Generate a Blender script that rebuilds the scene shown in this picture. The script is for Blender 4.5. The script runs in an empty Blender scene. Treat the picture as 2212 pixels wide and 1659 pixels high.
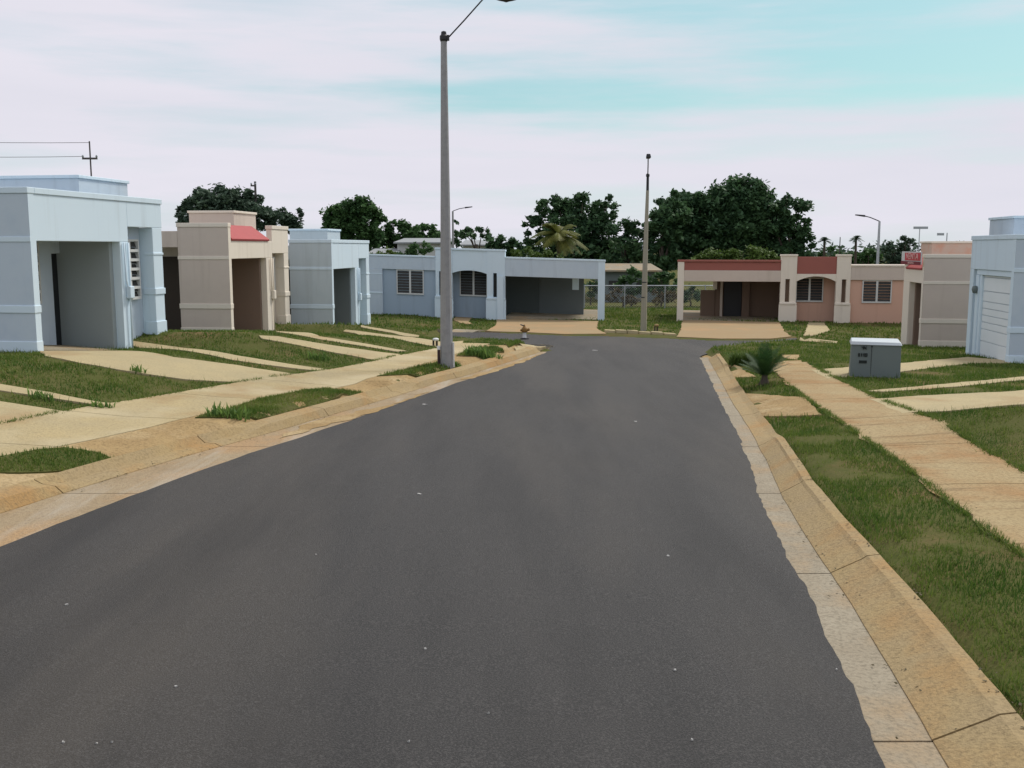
import bpy, bmesh, math, random
import numpy as np
from mathutils import Vector, Matrix, noise as mnoise
from mathutils.geometry import delaunay_2d_cdt
random.seed(7); RNG = np.random.default_rng(11)
R = math.radians
sc = bpy.context.scene
COL = sc.collection

# ------------------------------------------------------------------ camera, world, sun
F_PX, CX, CY = 2150.0, 1106.0, 829.5          # photograph measured on a 2212 x 1659 grid
PITCH = math.atan((CY - 535.0) / F_PX); CAM_H = 2.6
cam_d = bpy.data.cameras.new("camera"); cam = bpy.data.objects.new("camera", cam_d); COL.objects.link(cam)
cam.location = (0, 0, CAM_H); cam.rotation_euler = (R(90) - PITCH, 0, 0)
cam_d.sensor_width = 36.0; cam_d.lens = F_PX / 2212 * 36.0
cam_d.clip_start = 0.1; cam_d.clip_end = 3000
sc.camera = cam

SUN_EL, SUN_ROT = R(48), R(42)
world = bpy.data.worlds.new("World"); sc.world = world; world.use_nodes = True
nt = world.node_tree; nt.nodes.clear()
def wn(t, **k):
    n = nt.nodes.new(t)
    for a, v in k.items(): setattr(n, a, v)
    return n
out = wn('ShaderNodeOutputWorld'); bg = wn('ShaderNodeBackground'); bg.inputs[1].default_value = 0.1
sky = wn('ShaderNodeTexSky', sky_type='NISHITA', sun_disc=False, sun_elevation=SUN_EL, sun_rotation=SUN_ROT)
sky.air_density = 1.0; sky.dust_density = 1.5; sky.ozone_density = 2.0
tc = wn('ShaderNodeTexCoord')
mp = wn('ShaderNodeMapping'); mp.inputs['Scale'].default_value = (1.0, 1.0, 9.0); mp.inputs['Location'].default_value = (0.35, 0.0, 0.2)
nz = wn('ShaderNodeTexNoise'); nz.inputs['Scale'].default_value = 1.7; nz.inputs['Detail'].default_value = 7; nz.inputs['Roughness'].default_value = 0.55
nz2 = wn('ShaderNodeTexNoise'); nz2.inputs['Scale'].default_value = 3.2; nz2.inputs['Detail'].default_value = 5
L = nt.links.new
L(tc.outputs['Generated'], mp.inputs[0]); L(mp.outputs[0], nz.inputs[0]); L(mp.outputs[0], nz2.inputs[0])
# the break in the cloud: a long flat opening low in the sky ahead and to the right
mp2 = wn('ShaderNodeMapping'); mp2.vector_type = 'POINT'
mp2.inputs['Location'].default_value = (-0.36 * 1.05, 0.0, -0.165 * 9.0); mp2.inputs['Scale'].default_value = (1.05, 0.05, 9.0); mp2.inputs['Rotation'].default_value = (0, R(-1.5), 0)
gr = wn('ShaderNodeVectorMath', operation='LENGTH')
L(tc.outputs['Generated'], mp2.inputs[0]); L(mp2.outputs[0], gr.inputs[0])
def wmath(op, a, b, clamp=False):
    n = wn('ShaderNodeMath', operation=op, use_clamp=clamp)
    for i, v in enumerate((a, b)):
        if isinstance(v, (int, float)): n.inputs[i].default_value = v
        else: L(v, n.inputs[i])
    return n.outputs[0]
gap = wmath('ADD', wmath('MULTIPLY', gr.outputs['Value'], -1.55), wmath('MULTIPLY', nz.outputs['Fac'], 2.5))
rm = wn('ShaderNodeMapRange'); rm.inputs['From Min'].default_value = 0.10; rm.inputs['From Max'].default_value = 0.80; rm.interpolation_type = 'SMOOTHSTEP'
L(gap, rm.inputs['Value'])
# wisps of thinner cloud elsewhere
rm2 = wn('ShaderNodeMapRange'); rm2.inputs['From Min'].default_value = 0.46; rm2.inputs['From Max'].default_value = 0.72; rm2.inputs['To Max'].default_value = 0.42
L(nz2.outputs['Fac'], rm2.inputs['Value'])
msk = wmath('MAXIMUM', wmath('MULTIPLY', rm.outputs[0], 0.92), rm2.outputs[0])
crm = wn('ShaderNodeMix', data_type='RGBA'); crm.inputs['A'].default_value = (6.9, 7.0, 7.85, 1); crm.inputs['B'].default_value = (8.7, 8.3, 9.1, 1)
L(nz.outputs['Fac'], crm.inputs['Factor'])
hs = wn('ShaderNodeMix', data_type='RGBA', blend_type='MULTIPLY'); hs.inputs['Factor'].default_value = 1
hs.inputs['B'].default_value = (1.0, 1.30, 1.02, 1); L(sky.outputs[0], hs.inputs['A'])
lift = wn('ShaderNodeMix', data_type='RGBA'); lift.inputs['Factor'].default_value = 0.55; lift.inputs['B'].default_value = (3.4, 6.3, 7.4, 1); L(hs.outputs['Result'], lift.inputs['A'])
mx = wn('ShaderNodeMix', data_type='RGBA')
L(msk, mx.inputs['Factor']); L(crm.outputs['Result'], mx.inputs['A']); L(lift.outputs['Result'], mx.inputs['B'])
L(mx.outputs['Result'], bg.inputs[0]); L(bg.outputs[0], out.inputs[0])

sd = bpy.data.lights.new("sun", 'SUN'); sd.energy = 2.9; sd.angle = R(14); sd.color = (1.0, 0.95, 0.86)
sun = bpy.data.objects.new("sun", sd); COL.objects.link(sun)
sdir = Vector((math.sin(SUN_ROT) * math.cos(SUN_EL), math.cos(SUN_ROT) * math.cos(SUN_EL), math.sin(SUN_EL)))
sun.rotation_euler = sdir.to_track_quat('Z', 'Y').to_euler(); sun.location = (0, 0, 60)
vs = sc.view_settings; vs.view_transform = 'Standard'; vs.look = 'None'; vs.exposure = 0.0; vs.gamma = 1.0; vs.use_curve_mapping = False

# ------------------------------------------------------------------ materials
def mat(name, base, var=None, vs_=1.5, amt=0.5, rough=0.85, spec=0.3, bump=0.0, bscale=30.0, fine=None, fscale=60.0, famt=0.25,
        third=None, tscale=0.6, tlo=0.5, thi=0.7, stretch=None, metal=0.0, streak=None, sstr=(3.0, 3.0, .22), slo=.55, shi=.8, samt=.6):
    m = bpy.data.materials.new(name); m.use_nodes = True; t = m.node_tree; b = t.nodes['Principled BSDF']
    b.inputs['Roughness'].default_value = rough; b.inputs['Specular IOR Level'].default_value = spec; b.inputs['Metallic'].default_value = metal
    g = t.nodes.new('ShaderNodeNewGeometry'); src = g.outputs['Position']
    if stretch:
        mpn = t.nodes.new('ShaderNodeMapping'); mpn.inputs['Scale'].default_value = stretch; t.links.new(src, mpn.inputs[0]); vec = mpn.outputs[0]
    else: vec = src
    def noise(s, d=6, v=vec):
        n = t.nodes.new('ShaderNodeTexNoise'); n.inputs['Scale'].default_value = s; n.inputs['Detail'].default_value = d; n.inputs['Roughness'].default_value = .6
        t.links.new(v, n.inputs[0]); return n.outputs['Fac']
    def ramp(f, lo, hi, to=1.0):
        r = t.nodes.new('ShaderNodeMapRange'); r.inputs['From Min'].default_value = lo; r.inputs['From Max'].default_value = hi; r.inputs['To Max'].default_value = to
        t.links.new(f, r.inputs['Value']); return r.outputs[0]
    def mix(f, a, bb, mode='MIX'):
        n = t.nodes.new('ShaderNodeMix'); n.data_type = 'RGBA'; n.blend_type = mode
        for k, v in (('Factor', f), ('A', a), ('B', bb)):
            if isinstance(v, (int, float)): n.inputs[k].default_value = v
            elif isinstance(v, tuple): n.inputs[k].default_value = (*v, 1)
            else: t.links.new(v, n.inputs[k])
        return n.outputs['Result']
    c = base
    if var: c = mix(ramp(noise(vs_), .5 - .5 * (1 - amt) - .05, .5 + .25), base, var)
    if third: c = mix(ramp(noise(tscale, 5), tlo, thi), c, third)
    if fine: c = mix(ramp(noise(fscale, 3, src), .45, .7, famt), c, fine)
    if streak:
        m2 = t.nodes.new('ShaderNodeMapping'); m2.inputs['Scale'].default_value = sstr; t.links.new(src, m2.inputs[0])
        c = mix(ramp(noise(1.0, 5, m2.outputs[0]), slo, shi, samt), c, streak)
    if isinstance(c, tuple): b.inputs['Base Color'].default_value = (*c, 1)
    else: t.links.new(c, b.inputs['Base Color'])
    if bump:
        bn = t.nodes.new('ShaderNodeBump'); bn.inputs['Strength'].default_value = bump; bn.inputs['Distance'].default_value = 0.02
        t.links.new(noise(bscale, 4, src), bn.inputs['Height']); t.links.new(bn.outputs[0], b.inputs['Normal'])
    return m
M = {}
M['asphalt'] = mat('asphalt', (.0265, .0265, .026), (.0415, .040, .038), 1.1, .5, .7, .22, .6, 100, (.11, .105, .10), 75, .65, (.054, .049, .042), .30, .47, .64, stretch=(1.0, .2, 1.0), streak=(.0185, .0185, .0185), sstr=(1.1, .16, 1.0), slo=.46, shi=.68, samt=.42)
M['concrete'] = mat('tan_concrete', (0.456, 0.363, 0.186), (0.372, 0.312, 0.186), 1.1, .5, .9, .2, .5, 45, (0.233, 0.186, 0.107), 28, .6, (0.335, 0.233, 0.112), .7, .52, .70, streak=(0.484, 0.419, 0.270), sstr=(0.465, 0.465, 0.465), slo=.5, shi=.65, samt=.6)
M['walk'] = mat('dusty_slab_concrete', (0.361, 0.267, 0.142), (0.396, 0.318, 0.181), 1.4, .5, .95, .1, .6, 40, (0.172, 0.125, 0.065), 25, .6, (0.344, 0.215, 0.103), .6, .46, .64, streak=(0.172, 0.120, 0.065), sstr=(.45, 3.2, 1), slo=.56, shi=.72, samt=.8)
M['path'] = mat('pale_concrete', (0.465, 0.381, 0.209), (0.372, 0.316, 0.186), 1.1, .5, .9, .2, .5, 45, (0.279, 0.233, 0.140), 28, .55, (0.353, 0.251, 0.130), .7, .54, .70)
M['dust'] = mat('dusty_concrete', (0.396, 0.285, 0.138), (0.294, 0.202, 0.097), 1.6, .6, .95, .1, .7, 35, (0.156, 0.110, 0.055), 22, .6, (0.432, 0.331, 0.184), .9, .48, .64)
M['drive_far'] = mat('ochre_concrete', (.32, .222, .115), (.32, .245, .14), .8, .5, .9, .15, .3, 50, (.30, .22, .12), 30, .35, (.40, .25, .125), .5, .54, .7)
M['gutter'] = mat('gutter_concrete', (0.351, 0.314, 0.237), (0.266, 0.223, 0.157), 1.4, .5, .9, .2, .6, 45, (0.152, 0.133, 0.095), 30, .6, (0.351, 0.257, 0.152), .8, .5, .64)
M['gutter_tan'] = mat('soiled_gutter_concrete', (.37, .30, .195), (.29, .215, .125), 1.2, .5, .9, .2, .6, 45, (.16, .12, .075), 30, .6, (.38, .255, .135), .9, .47, .62, streak=(.40, .36, .29), sstr=(2.5, .3, 1), slo=.5, shi=.66)
M['kerb'] = mat('kerb_concrete', (0.369, 0.270, 0.126), (0.324, 0.252, 0.144), 1.2, .5, .9, .2, .6, 45, (0.180, 0.135, 0.072), 28, .6, (0.360, 0.225, 0.095), .8, .5, .66)
M['soil'] = mat('lawn_soil', (.070, .088, .022), (.115, .105, .042), 1.6, .6, 1, .05, .6, 25, (.045, .055, .014), 35, .5, (.16, .115, .055), .6, .54, .68)
M['mud'] = mat('dark_mud', (.26, .185, .095), (.20, .14, .075), 4, .5, 1, .05, .5, 40)
M['mud2'] = mat('crack_dirt', (.11, .09, .06), None, rough=1)
M['patch'] = mat('dark_worn_asphalt', (.034, .032, .032), (.046, .043, .041), 1.5, .5, .6, .35, .5, 110, (.09, .085, .08), 70, .5)
M['pale_patch'] = mat('pale_worn_asphalt', (.10, .096, .09), (.075, .072, .068), 3, .5, .7, .3, .5, 110)
M['blue_wall'] = mat('pale_blue_stucco', (.50, .59, .67), (.53, .615, .68), .7, .5, .9, .15, .12, 60, (.42, .52, .62), 3, .3, streak=(.33, .39, .44))
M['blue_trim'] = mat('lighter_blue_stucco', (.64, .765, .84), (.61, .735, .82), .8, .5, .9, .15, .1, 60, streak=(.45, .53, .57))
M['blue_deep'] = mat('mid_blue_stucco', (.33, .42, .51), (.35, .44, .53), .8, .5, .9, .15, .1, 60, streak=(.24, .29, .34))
M['grey_wall'] = mat('grey_blue_stucco', (.48, .56, .60), (.51, .58, .61), .7, .5, .9, .15, .12, 60, (.43, .52, .56), 3, .3, streak=(.34, .38, .39))
M['beige_wall'] = mat('beige_stucco', (.60, .52, .45), (.57, .50, .43), .7, .5, .9, .15, .12, 60, (.53, .45, .40), 3, .3, streak=(.42, .36, .30))
M['beige_trim'] = mat('cream_stucco', (.76, .70, .60), (.73, .67, .57), .8, .5, .9, .15, .1, 60, streak=(.53, .47, .39))
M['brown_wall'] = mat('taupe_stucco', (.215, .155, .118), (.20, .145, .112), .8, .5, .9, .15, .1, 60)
M['grey_mid'] = mat('shaded_grey_stucco', (.33, .375, .38), (.31, .35, .355), .8, .5, .9, .15, .1, 60)  # carport shade is mixed into this partition grey
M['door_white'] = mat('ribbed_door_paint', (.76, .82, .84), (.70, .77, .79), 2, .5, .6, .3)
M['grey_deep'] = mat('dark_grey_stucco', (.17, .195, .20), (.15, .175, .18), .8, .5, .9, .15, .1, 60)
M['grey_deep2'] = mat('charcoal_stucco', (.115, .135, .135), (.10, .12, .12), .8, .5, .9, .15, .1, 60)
M['pink_wall'] = mat('salmon_stucco', (.64, .40, .30), (.60, .39, .30), .7, .5, .9, .15, .1, 60, streak=(.44, .28, .21))
M['peach'] = mat('peeling_peach_paint', (.60, .42, .33), (.58, .48, .40), 2.5, .6, .9, .15, .1, 40, (.62, .3, .2), 4, .6)
M['red'] = mat('red_roof_paint', (.40, .075, .075), (.36, .07, .07), 3, .5, .7, .3, .1, 40)
M['brick_red'] = mat('brick_red_stucco', (.34, .125, .10), (.30, .115, .095), 2, .5, .85, .2, .1, 40)
M['sign_red'] = mat('sign_red_paint', (.50, .05, .06), None, rough=.6)
M['sign_pink'] = mat('sign_pale_pink_paint', (.72, .45, .42), None, rough=.6)
M['dark_red'] = mat('dark_red_paint', (.16, .012, .02), None, rough=.6)
M['white'] = mat('white_paint', (.78, .79, .78), (.72, .74, .74), 2, .5, .6, .3)
M['offwhite'] = mat('off_white_paint', (.62, .63, .61), (.55, .57, .56), 2, .5, .7, .3)
M['glass'] = mat('dark_glass_louvres', (.035, .037, .037), (.045, .045, .043), 3, .5, .5, .22)
M['dark'] = mat('dark_door_shade', (.035, .03, .026), (.028, .025, .022), 2, .5, .7, .3)
M['brown_door_shade'] = mat('dark_brown_door_shade', (.05, .038, .028), (.042, .033, .026), 2, .5, .7, .3)
M['black'] = mat('black_metal', (.015, .017, .02), None, rough=.5, spec=.4)
M['pole'] = mat('grey_concrete_pole', (.27, .275, .28), (.32, .325, .325), .8, .5, .85, .25, .15, 50, (.19, .19, .19), 8, .4, stretch=(1, 1, .3))
M['pole_tan'] = mat('weathered_concrete_pole', (.36, .34, .26), (.30, .285, .225), .8, .5, .9, .2, .15, 50, stretch=(1, 1, .3))
M['steel'] = mat('galvanised_steel', (.42, .45, .47), (.36, .39, .41), 4, .5, .45, .5, metal=.6)
M['wood_pole'] = mat('dark_wood_pole', (.09, .085, .085), (.11, .10, .095), 2, .5, .9, .1)
M['cab'] = mat('grey_green_enamel', (.15, .185, .18), (.13, .16, .16), 1.6, .5, .55, .35, .05, 30)
M['cab_lid'] = mat('pale_grey_enamel', (.44, .50, .53), (.48, .52, .54), 1.5, .5, .4, .4)
M['sticker'] = mat('black_decal', (.012, .018, .018), None, rough=.5)
M['yellow'] = mat('ochre_hydrant_paint', (.30, .17, .035), (.2, .1, .03), 8, .5, .6, .3)
M['maroon'] = mat('maroon_pipe', (.045, .025, .03), None, rough=.6)
M['bark'] = mat('bark', (.07, .058, .045), (.10, .085, .068), 3, .5, .95, .1, .5, 12)
M['paper'] = mat('white_paper', (.46, .46, .44), (.34, .33, .31), 9, .5, .9)
M['roof_grey'] = mat('grey_metal_roof', (.30, .32, .33), (.24, .26, .27), .3, .5, .7, .3)
M['scrub_soil'] = mat('brown_soil', (.15, .095, .05), (.10, .085, .035), .5, .6, 1, .05)

def leaf_mat(name, c1, c2, trans=.25):
    m = bpy.data.materials.new(name); m.use_nodes = True; t = m.node_tree; b = t.nodes['Principled BSDF']; o = t.nodes['Material Output']
    at_ = t.nodes.new('ShaderNodeAttribute'); at_.attribute_name = 'tint'
    mxn = t.nodes.new('ShaderNodeMix'); mxn.data_type = 'RGBA'; mxn.inputs['A'].default_value = (*c1, 1); mxn.inputs['B'].default_value = (*c2, 1)
    t.links.new(at_.outputs['Fac'], mxn.inputs['Factor']); t.links.new(mxn.outputs['Result'], b.inputs['Base Color'])
    b.inputs['Roughness'].default_value = .65; b.inputs['Specular IOR Level'].default_value = .2
    if trans:
        tr = t.nodes.new('ShaderNodeBsdfTranslucent'); ms = t.nodes.new('ShaderNodeMixShader'); ms.inputs[0].default_value = trans
        t.links.new(mxn.outputs['Result'], tr.inputs[0]); t.links.new(b.outputs[0], ms.inputs[1]); t.links.new(tr.outputs[0], ms.inputs[2]); t.links.new(ms.outputs[0], o.inputs[0])
    return m
M['leaf_dark'] = leaf_mat('dark_leaves', (.026, .064, .033), (.088, .17, .070))
M['leaf_mid'] = leaf_mat('green_leaves', (.032, .08, .030), (.085, .17, .055))
M['leaf_far'] = leaf_mat('haze_tinted_leaves', (.042, .074, .052), (.085, .135, .085))  # aerial haze on the far trees is put into this leaf colour
M['leaf_light'] = leaf_mat('fresh_leaves', (.045, .085, .016), (.11, .17, .038))
M['leaf_dry'] = leaf_mat('dry_leaves', (.06, .05, .02), (.13, .10, .045))
M['leaf_palm'] = leaf_mat('yellow_green_fronds', (.06, .09, .02), (.18, .185, .045))
M['leaf_cycad'] = leaf_mat('deep_green_fronds', (.020, .055, .016), (.055, .12, .035), .2)
M['leaf_weed'] = leaf_mat('weed_leaves', (.07, .14, .03), (.17, .27, .065), .4)
M['blade'] = leaf_mat('grass_blades', (.055, .122, .016), (.185, .225, .048), .35)

# ------------------------------------------------------------------ helpers
def ray(x, y):
    a = (x - CX) / F_PX; b = (CY - y) / F_PX; c, s = math.cos(PITCH), math.sin(PITCH)
    return (a, c + b * s, b * c - s)
def at_depth(x, y, d):
    r = ray(x, y); t = d / r[1]; return Vector((r[0] * t, d, CAM_H + r[2] * t))
def tag(o, label=None, cat=None, group=None, kind=None):
    if label: o['label'] = label
    if cat: o['category'] = cat
    if group: o['group'] = group
    if kind: o['kind'] = kind
    return o
def empty(name, loc, rz=0.0):
    o = bpy.data.objects.new(name, None); COL.objects.link(o); o.location = loc; o.rotation_euler = (0, 0, rz); o.empty_display_size = .3
    return o
class MB:
    SH = 0.0                      # fall of a house along its front (the lot slopes)
    def __init__(s): s.v = []; s.f = []
    def add(s, vs_, fs):
        o = len(s.v); s.v += [tuple(p) for p in vs_]; s.f += [tuple(i + o for i in f) for f in fs]; return s
    def box(s, x0, x1, y0, y1, z0, z1):
        return s.add([(x0, y0, z0), (x1, y0, z0), (x1, y1, z0), (x0, y1, z0), (x0, y0, z1), (x1, y0, z1), (x1, y1, z1), (x0, y1, z1)],
                     [(3, 2, 1, 0), (4, 5, 6, 7), (0, 1, 5, 4), (1, 2, 6, 5), (2, 3, 7, 6), (3, 0, 4, 7)])
    def hexa(s, b, t): return s.add(list(b) + list(t), [(3, 2, 1, 0), (4, 5, 6, 7), (0, 1, 5, 4), (1, 2, 6, 5), (2, 3, 7, 6), (3, 0, 4, 7)])
    def prism(s, pts, axis, a, b):
        """extrude a 2D outline between a and b along axis 0,1,2"""
        n = len(pts)
        def P(p, h): return {0: (h, p[0], p[1]), 1: (p[0], h, p[1]), 2: (p[0], p[1], h)}[axis]
        return s.add([P(p, a) for p in pts] + [P(p, b) for p in pts],
                     [tuple(range(n))[::-1], tuple(range(n, 2 * n))] + [(i, (i + 1) % n, n + (i + 1) % n, n + i) for i in range(n)])
    def tube(s, pts, rad, n=10, caps=True):
        pts = [Vector(p) for p in pts]
        if not hasattr(rad, '__len__'): rad = [rad] * len(pts)
        vs_, fs = [], []
        for i, p in enumerate(pts):
            d = (pts[min(i + 1, len(pts) - 1)] - pts[max(i - 1, 0)]).normalized()
            ref = Vector((0, 0, 1)) if abs(d.z) < .9 else Vector((1, 0, 0))
            u = d.cross(ref).normalized(); w = d.cross(u).normalized()
            for k in range(n):
                a = 2 * math.pi * k / n; vs_.append(p + (u * math.cos(a) + w * math.sin(a)) * rad[i])
        for i in range(len(pts) - 1):
            for k in range(n):
                fs.append((i * n + k, i * n + (k + 1) % n, (i + 1) * n + (k + 1) % n, (i + 1) * n + k))
        if caps: fs.append(tuple(range(n))); fs.append(tuple(range((len(pts) - 1) * n, len(pts) * n)))
        return s.add(vs_, fs)
    def lathe(s, prof, n=16, c=(0, 0)):
        return s.tube([(c[0], c[1], z) for z, r in prof], [r for z, r in prof], n)
    def build(s, name, m, parent=None, bevel=0.0, smooth=False, mir=False):
        me = bpy.data.meshes.new(name); vv = [(x, -y if mir else y, z + MB.SH * x) for x, y, z in s.v]
        me.from_pydata(vv, [], s.f); me.validate()
        bm = bmesh.new(); bm.from_mesh(me); bmesh.ops.recalc_face_normals(bm, faces=bm.faces); bm.to_mesh(me); bm.free()
        me.materials.append(m)
        if smooth: me.polygons.foreach_set('use_smooth', [True] * len(me.polygons))
        o = bpy.data.objects.new(name, me); COL.objects.link(o)
        if parent: o.parent = parent
        if bevel:
            b = o.modifiers.new('bevel', 'BEVEL'); b.width = bevel; b.segments = 2; b.limit_method = 'ANGLE'
        return o
def copy_tree(o, parent=None):
    c = o.copy(); COL.objects.link(c)
    if parent: c.parent = parent
    for ch in [k for k in bpy.data.objects if k.parent == o]: copy_tree(ch, c)
    return c
def np_mesh(name, co, faces_n, mat_, tint=None, parent=None):
    """co: (N*k,3) consecutive polygons of k verts"""
    n = len(co); me = bpy.data.meshes.new(name); nf = n // faces_n
    me.vertices.add(n); me.vertices.foreach_set('co', co.astype(np.float32).ravel())
    me.loops.add(n); me.loops.foreach_set('vertex_index', np.arange(n, dtype=np.int32))
    me.polygons.add(nf); me.polygons.foreach_set('loop_start', np.arange(0, n, faces_n, dtype=np.int32)); me.polygons.foreach_set('loop_total', np.full(nf, faces_n, np.int32))
    if tint is not None:
        a = me.attributes.new('tint', 'FLOAT', 'POINT'); a.data.foreach_set('value', np.repeat(tint, faces_n).astype(np.float32))
    me.materials.append(mat_); me.update(calc_edges=True)
    o = bpy.data.objects.new(name, me); COL.objects.link(o)
    if parent: o.parent = parent
    return o

# ------------------------------------------------------------------ terrain
def curve(L_): 
    a = np.array(L_, float); return lambda y: np.interp(y, a[:, 0], a[:, 1])
LA = curve([(-8, -7.4), (0, -6.3), (9.05, -4.81), (9.86, -4.65), (11.06, -4.4), (12.5, -4.05), (13.8, -3.7), (15.1, -3.28), (16.5, -2.88), (17.7, -2.55), (20.4, -1.79), (22.6, -1.22), (24.2, -.68), (27, .06), (30.4, 1.0), (32, 1.25)])
LKB = lambda y: LA(y) - np.interp(y, [0, 10, 15, 20, 27, 31], [1.0, .92, .72, .5, .3, .25])
LKT = lambda y: LKB(y) - .28
LSF = curve([(-8, -10.4), (0, -9.2), (12.4, -6.4), (13, -6.2), (15.6, -5.25), (18.1, -4.35), (19.8, -3.7), (22, -2.98), (24.6, -2.27), (26.5, -1.81), (29, -1.2), (32, -.55)])
LSB = curve([(-8, -12.2), (0, -11), (14.2, -7.5), (16, -6.96), (17.1, -6.5), (20.5, -5.25), (22, -4.62), (23.1, -4.16), (25.4, -3.36), (27.1, -2.84), (29.5, -2.09), (32, -1.4)])
RA = curve([(-8, .3), (0, 1.35), (4.93, 1.97), (5.9, 2.12), (7.33, 2.33), (9.56, 2.61), (11.08, 2.83), (13.15, 3.2), (15.8, 3.61), (19.1, 4.06), (24.1, 4.8), (29, 5.5)])
RKB = lambda y: RA(y) + np.interp(y, [0, 5, 13, 20], [.32, .32, .24, .22])
RKT = lambda y: RKB(y) + np.interp(y, [0, 5, 13, 20], [.42, .4, .28, .26])
RSL = curve([(-8, 2.1), (0, 3.2), (8.2, 4.3), (8.9, 4.37), (10, 4.5), (12, 4.79), (13.9, 4.98), (16.3, 5.24), (18.5, 5.47), (22.5, 6.04), (27, 6.7)])
RSR = curve([(-8, 3.9), (0, 4.8), (12.3, 6.11), (14.7, 6.43), (16.3, 6.58), (17.8, 6.7), (19.3, 6.85), (22, 7.1), (23.8, 7.3), (27.5, 7.9)])
PADL = curve([(0, .85), (18, .85), (21, .82), (23, .66), (24.6, .60), (26.2, .92), (28, .82), (31.5, .50), (34.4, .24), (36.2, .58), (38.3, .24), (41, .02), (45, .25), (50, .36), (60, .2)])
PADR = curve([(0, .3), (16, .28), (19, .22), (26, .06), (30, -.02), (34.5, -.14), (37, -.3), (41, -.1), (46, .06), (60, .05)])
YN = curve([(-40, 36), (-3, 35.0), (-1.18, 34.2), (-.13, 33.8), (1.22, 31.3), (5.31, 28.9), (6.21, 30.8), (8.46, 32.8), (9.5, 33.8), (40, 34)])   # near edge of the cross street
YF = curve([(-40, 42), (-1.1, 40.4), (.56, 39.2), (1.95, 38.1), (3.42, 38.0), (6.0, 36.5), (7.39, 35.6), (9.18, 35.5), (10.3, 36.8), (40, 37)])   # far edge
def sstep(x, a, b):
    t = np.clip((x - a) / (b - a), 0, 1); return t * t * (3 - 2 * t)
def Z(x, y):
    x = np.asarray(x, float); y = np.asarray(y, float)
    base = -.02 * np.clip(y, -20, 75); yc = np.clip(y, -8, 31)
    tl = LKT(yc) - x; tr = x - RKT(yc)
    apL = np.maximum(sstep(y, 11.2, 11.7) * (1 - sstep(y, 15.0, 15.5)), sstep(y, 19.1, 19.5) * (1 - sstep(y, 21.0, 21.4)))
    apR = sstep(y, 14.2, 15.2) * (1 - sstep(y, 24.0, 25.5))
    edL = np.clip((tl - .02) / .30, 0, 1) * (1 - apL) + apL * np.clip(tl / 1.3, 0, 1); edR = np.clip((tr - .04) / .12, 0, 1) * (1 - apR) + apR * np.clip((tr + .1) / 1.1, 0, 1)
    hl = -.03 + .18 * edL + .05 * np.clip(tl / 1.5, 0, 1) + (PADL(y) - .2) * sstep(tl, 1.4, 7.0)
    hr = -.03 + .18 * edR + .05 * np.clip(tr / 1.5, 0, 1) + (PADR(y) - .2) * sstep(tr, 1.8, 9.0)
    hr = hr + .42 * np.exp(-((x - 8.3) / 1.5) ** 2 - ((y - 14.6) / 1.7) ** 2) + .22 * np.exp(-((x - 9.5) / 1.6) ** 2 - ((y - 12.5) / 1.9) ** 2)
    h = np.where(tl > 0, hl, np.where(tr > 0, hr, -.06))
    far = .02 + .06 * sstep(y, YF(x), YF(x) + 5) + (PADL(y) - .08) * sstep(-x, .5, 7)
    cross = sstep(x, -3.2, -2.6) * (1 - sstep(x, 10.4, 11.0)) * (y > YN(x)) * (y < YF(x))
    beyond = sstep(x, -9, -4) * (1 - sstep(x, 11, 14)) * sstep(y, YF(x) - .3, YF(x) + .1)
    h = h * (1 - beyond) + far * beyond
    h = np.where(cross > .3, -.06, h)
    mid = (tl <= 0) & (tr <= 0) & (y > 31)
    h = np.where(mid & (cross <= .3) & (beyond < .5), .06, h)
    return base + h
def Zs(x, y): return float(Z(x, y))
def ground_at(px, py, off=0.0):
    r = ray(px, py); t0 = 3.0; prev = None
    t = 3.0
    while t < 140:
        x, y, z = r[0] * t, r[1] * t, CAM_H + r[2] * t
        if z <= Zs(x, y) + off:
            a, b = t - .25, t
            for _ in range(18):
                m_ = (a + b) / 2
                if CAM_H + r[2] * m_ <= Zs(r[0] * m_, r[1] * m_) + off: b = m_
                else: a = m_
            return Vector((r[0] * b, r[1] * b, CAM_H + r[2] * b))
        t += .25
    return Vector((r[0] * t, r[1] * t, CAM_H + r[2] * t))
def plane_at(px, py):
    r = ray(px, py); t = CAM_H / (-r[2] - .02 * r[1]); return (r[0] * t, r[1] * t)

# base ground sheet
xs = np.unique(np.round(np.concatenate([np.linspace(-420, -60, 10), np.linspace(-60, -16, 23), np.arange(-16, 20, .3), np.linspace(20, 60, 21), np.linspace(60, 420, 10)]), 3))
ys = np.unique(np.round(np.concatenate([np.linspace(-30, -2, 8), np.arange(-2, 46, .3), np.arange(46, 80, 1.5), np.linspace(80, 900, 20)]), 3))
gx, gy = np.meshgrid(xs, ys); gz = Z(gx, gy)
gz = gz + np.where(gz > -.02 * np.clip(gy, -20, 75), .012 * np.sin(gx * 3.1 + gy * 1.7) * np.sin(gy * 2.3 - gx), 0)
nx, ny = len(xs), len(ys)
gm = bpy.data.meshes.new('ground')
idx = np.arange(nx * ny).reshape(ny, nx)
fc = np.stack([idx[:-1, :-1], idx[:-1, 1:], idx[1:, 1:], idx[1:, :-1]], -1).reshape(-1, 4)
gm.from_pydata(np.stack([gx, gy, gz], -1).reshape(-1, 3).tolist(), [], fc.tolist()); gm.materials.append(M['soil'])
gm.polygons.foreach_set('use_smooth', [True] * len(gm.polygons))
go = bpy.data.objects.new('ground', gm); COL.objects.link(go); tag(go, kind='structure')

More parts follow.
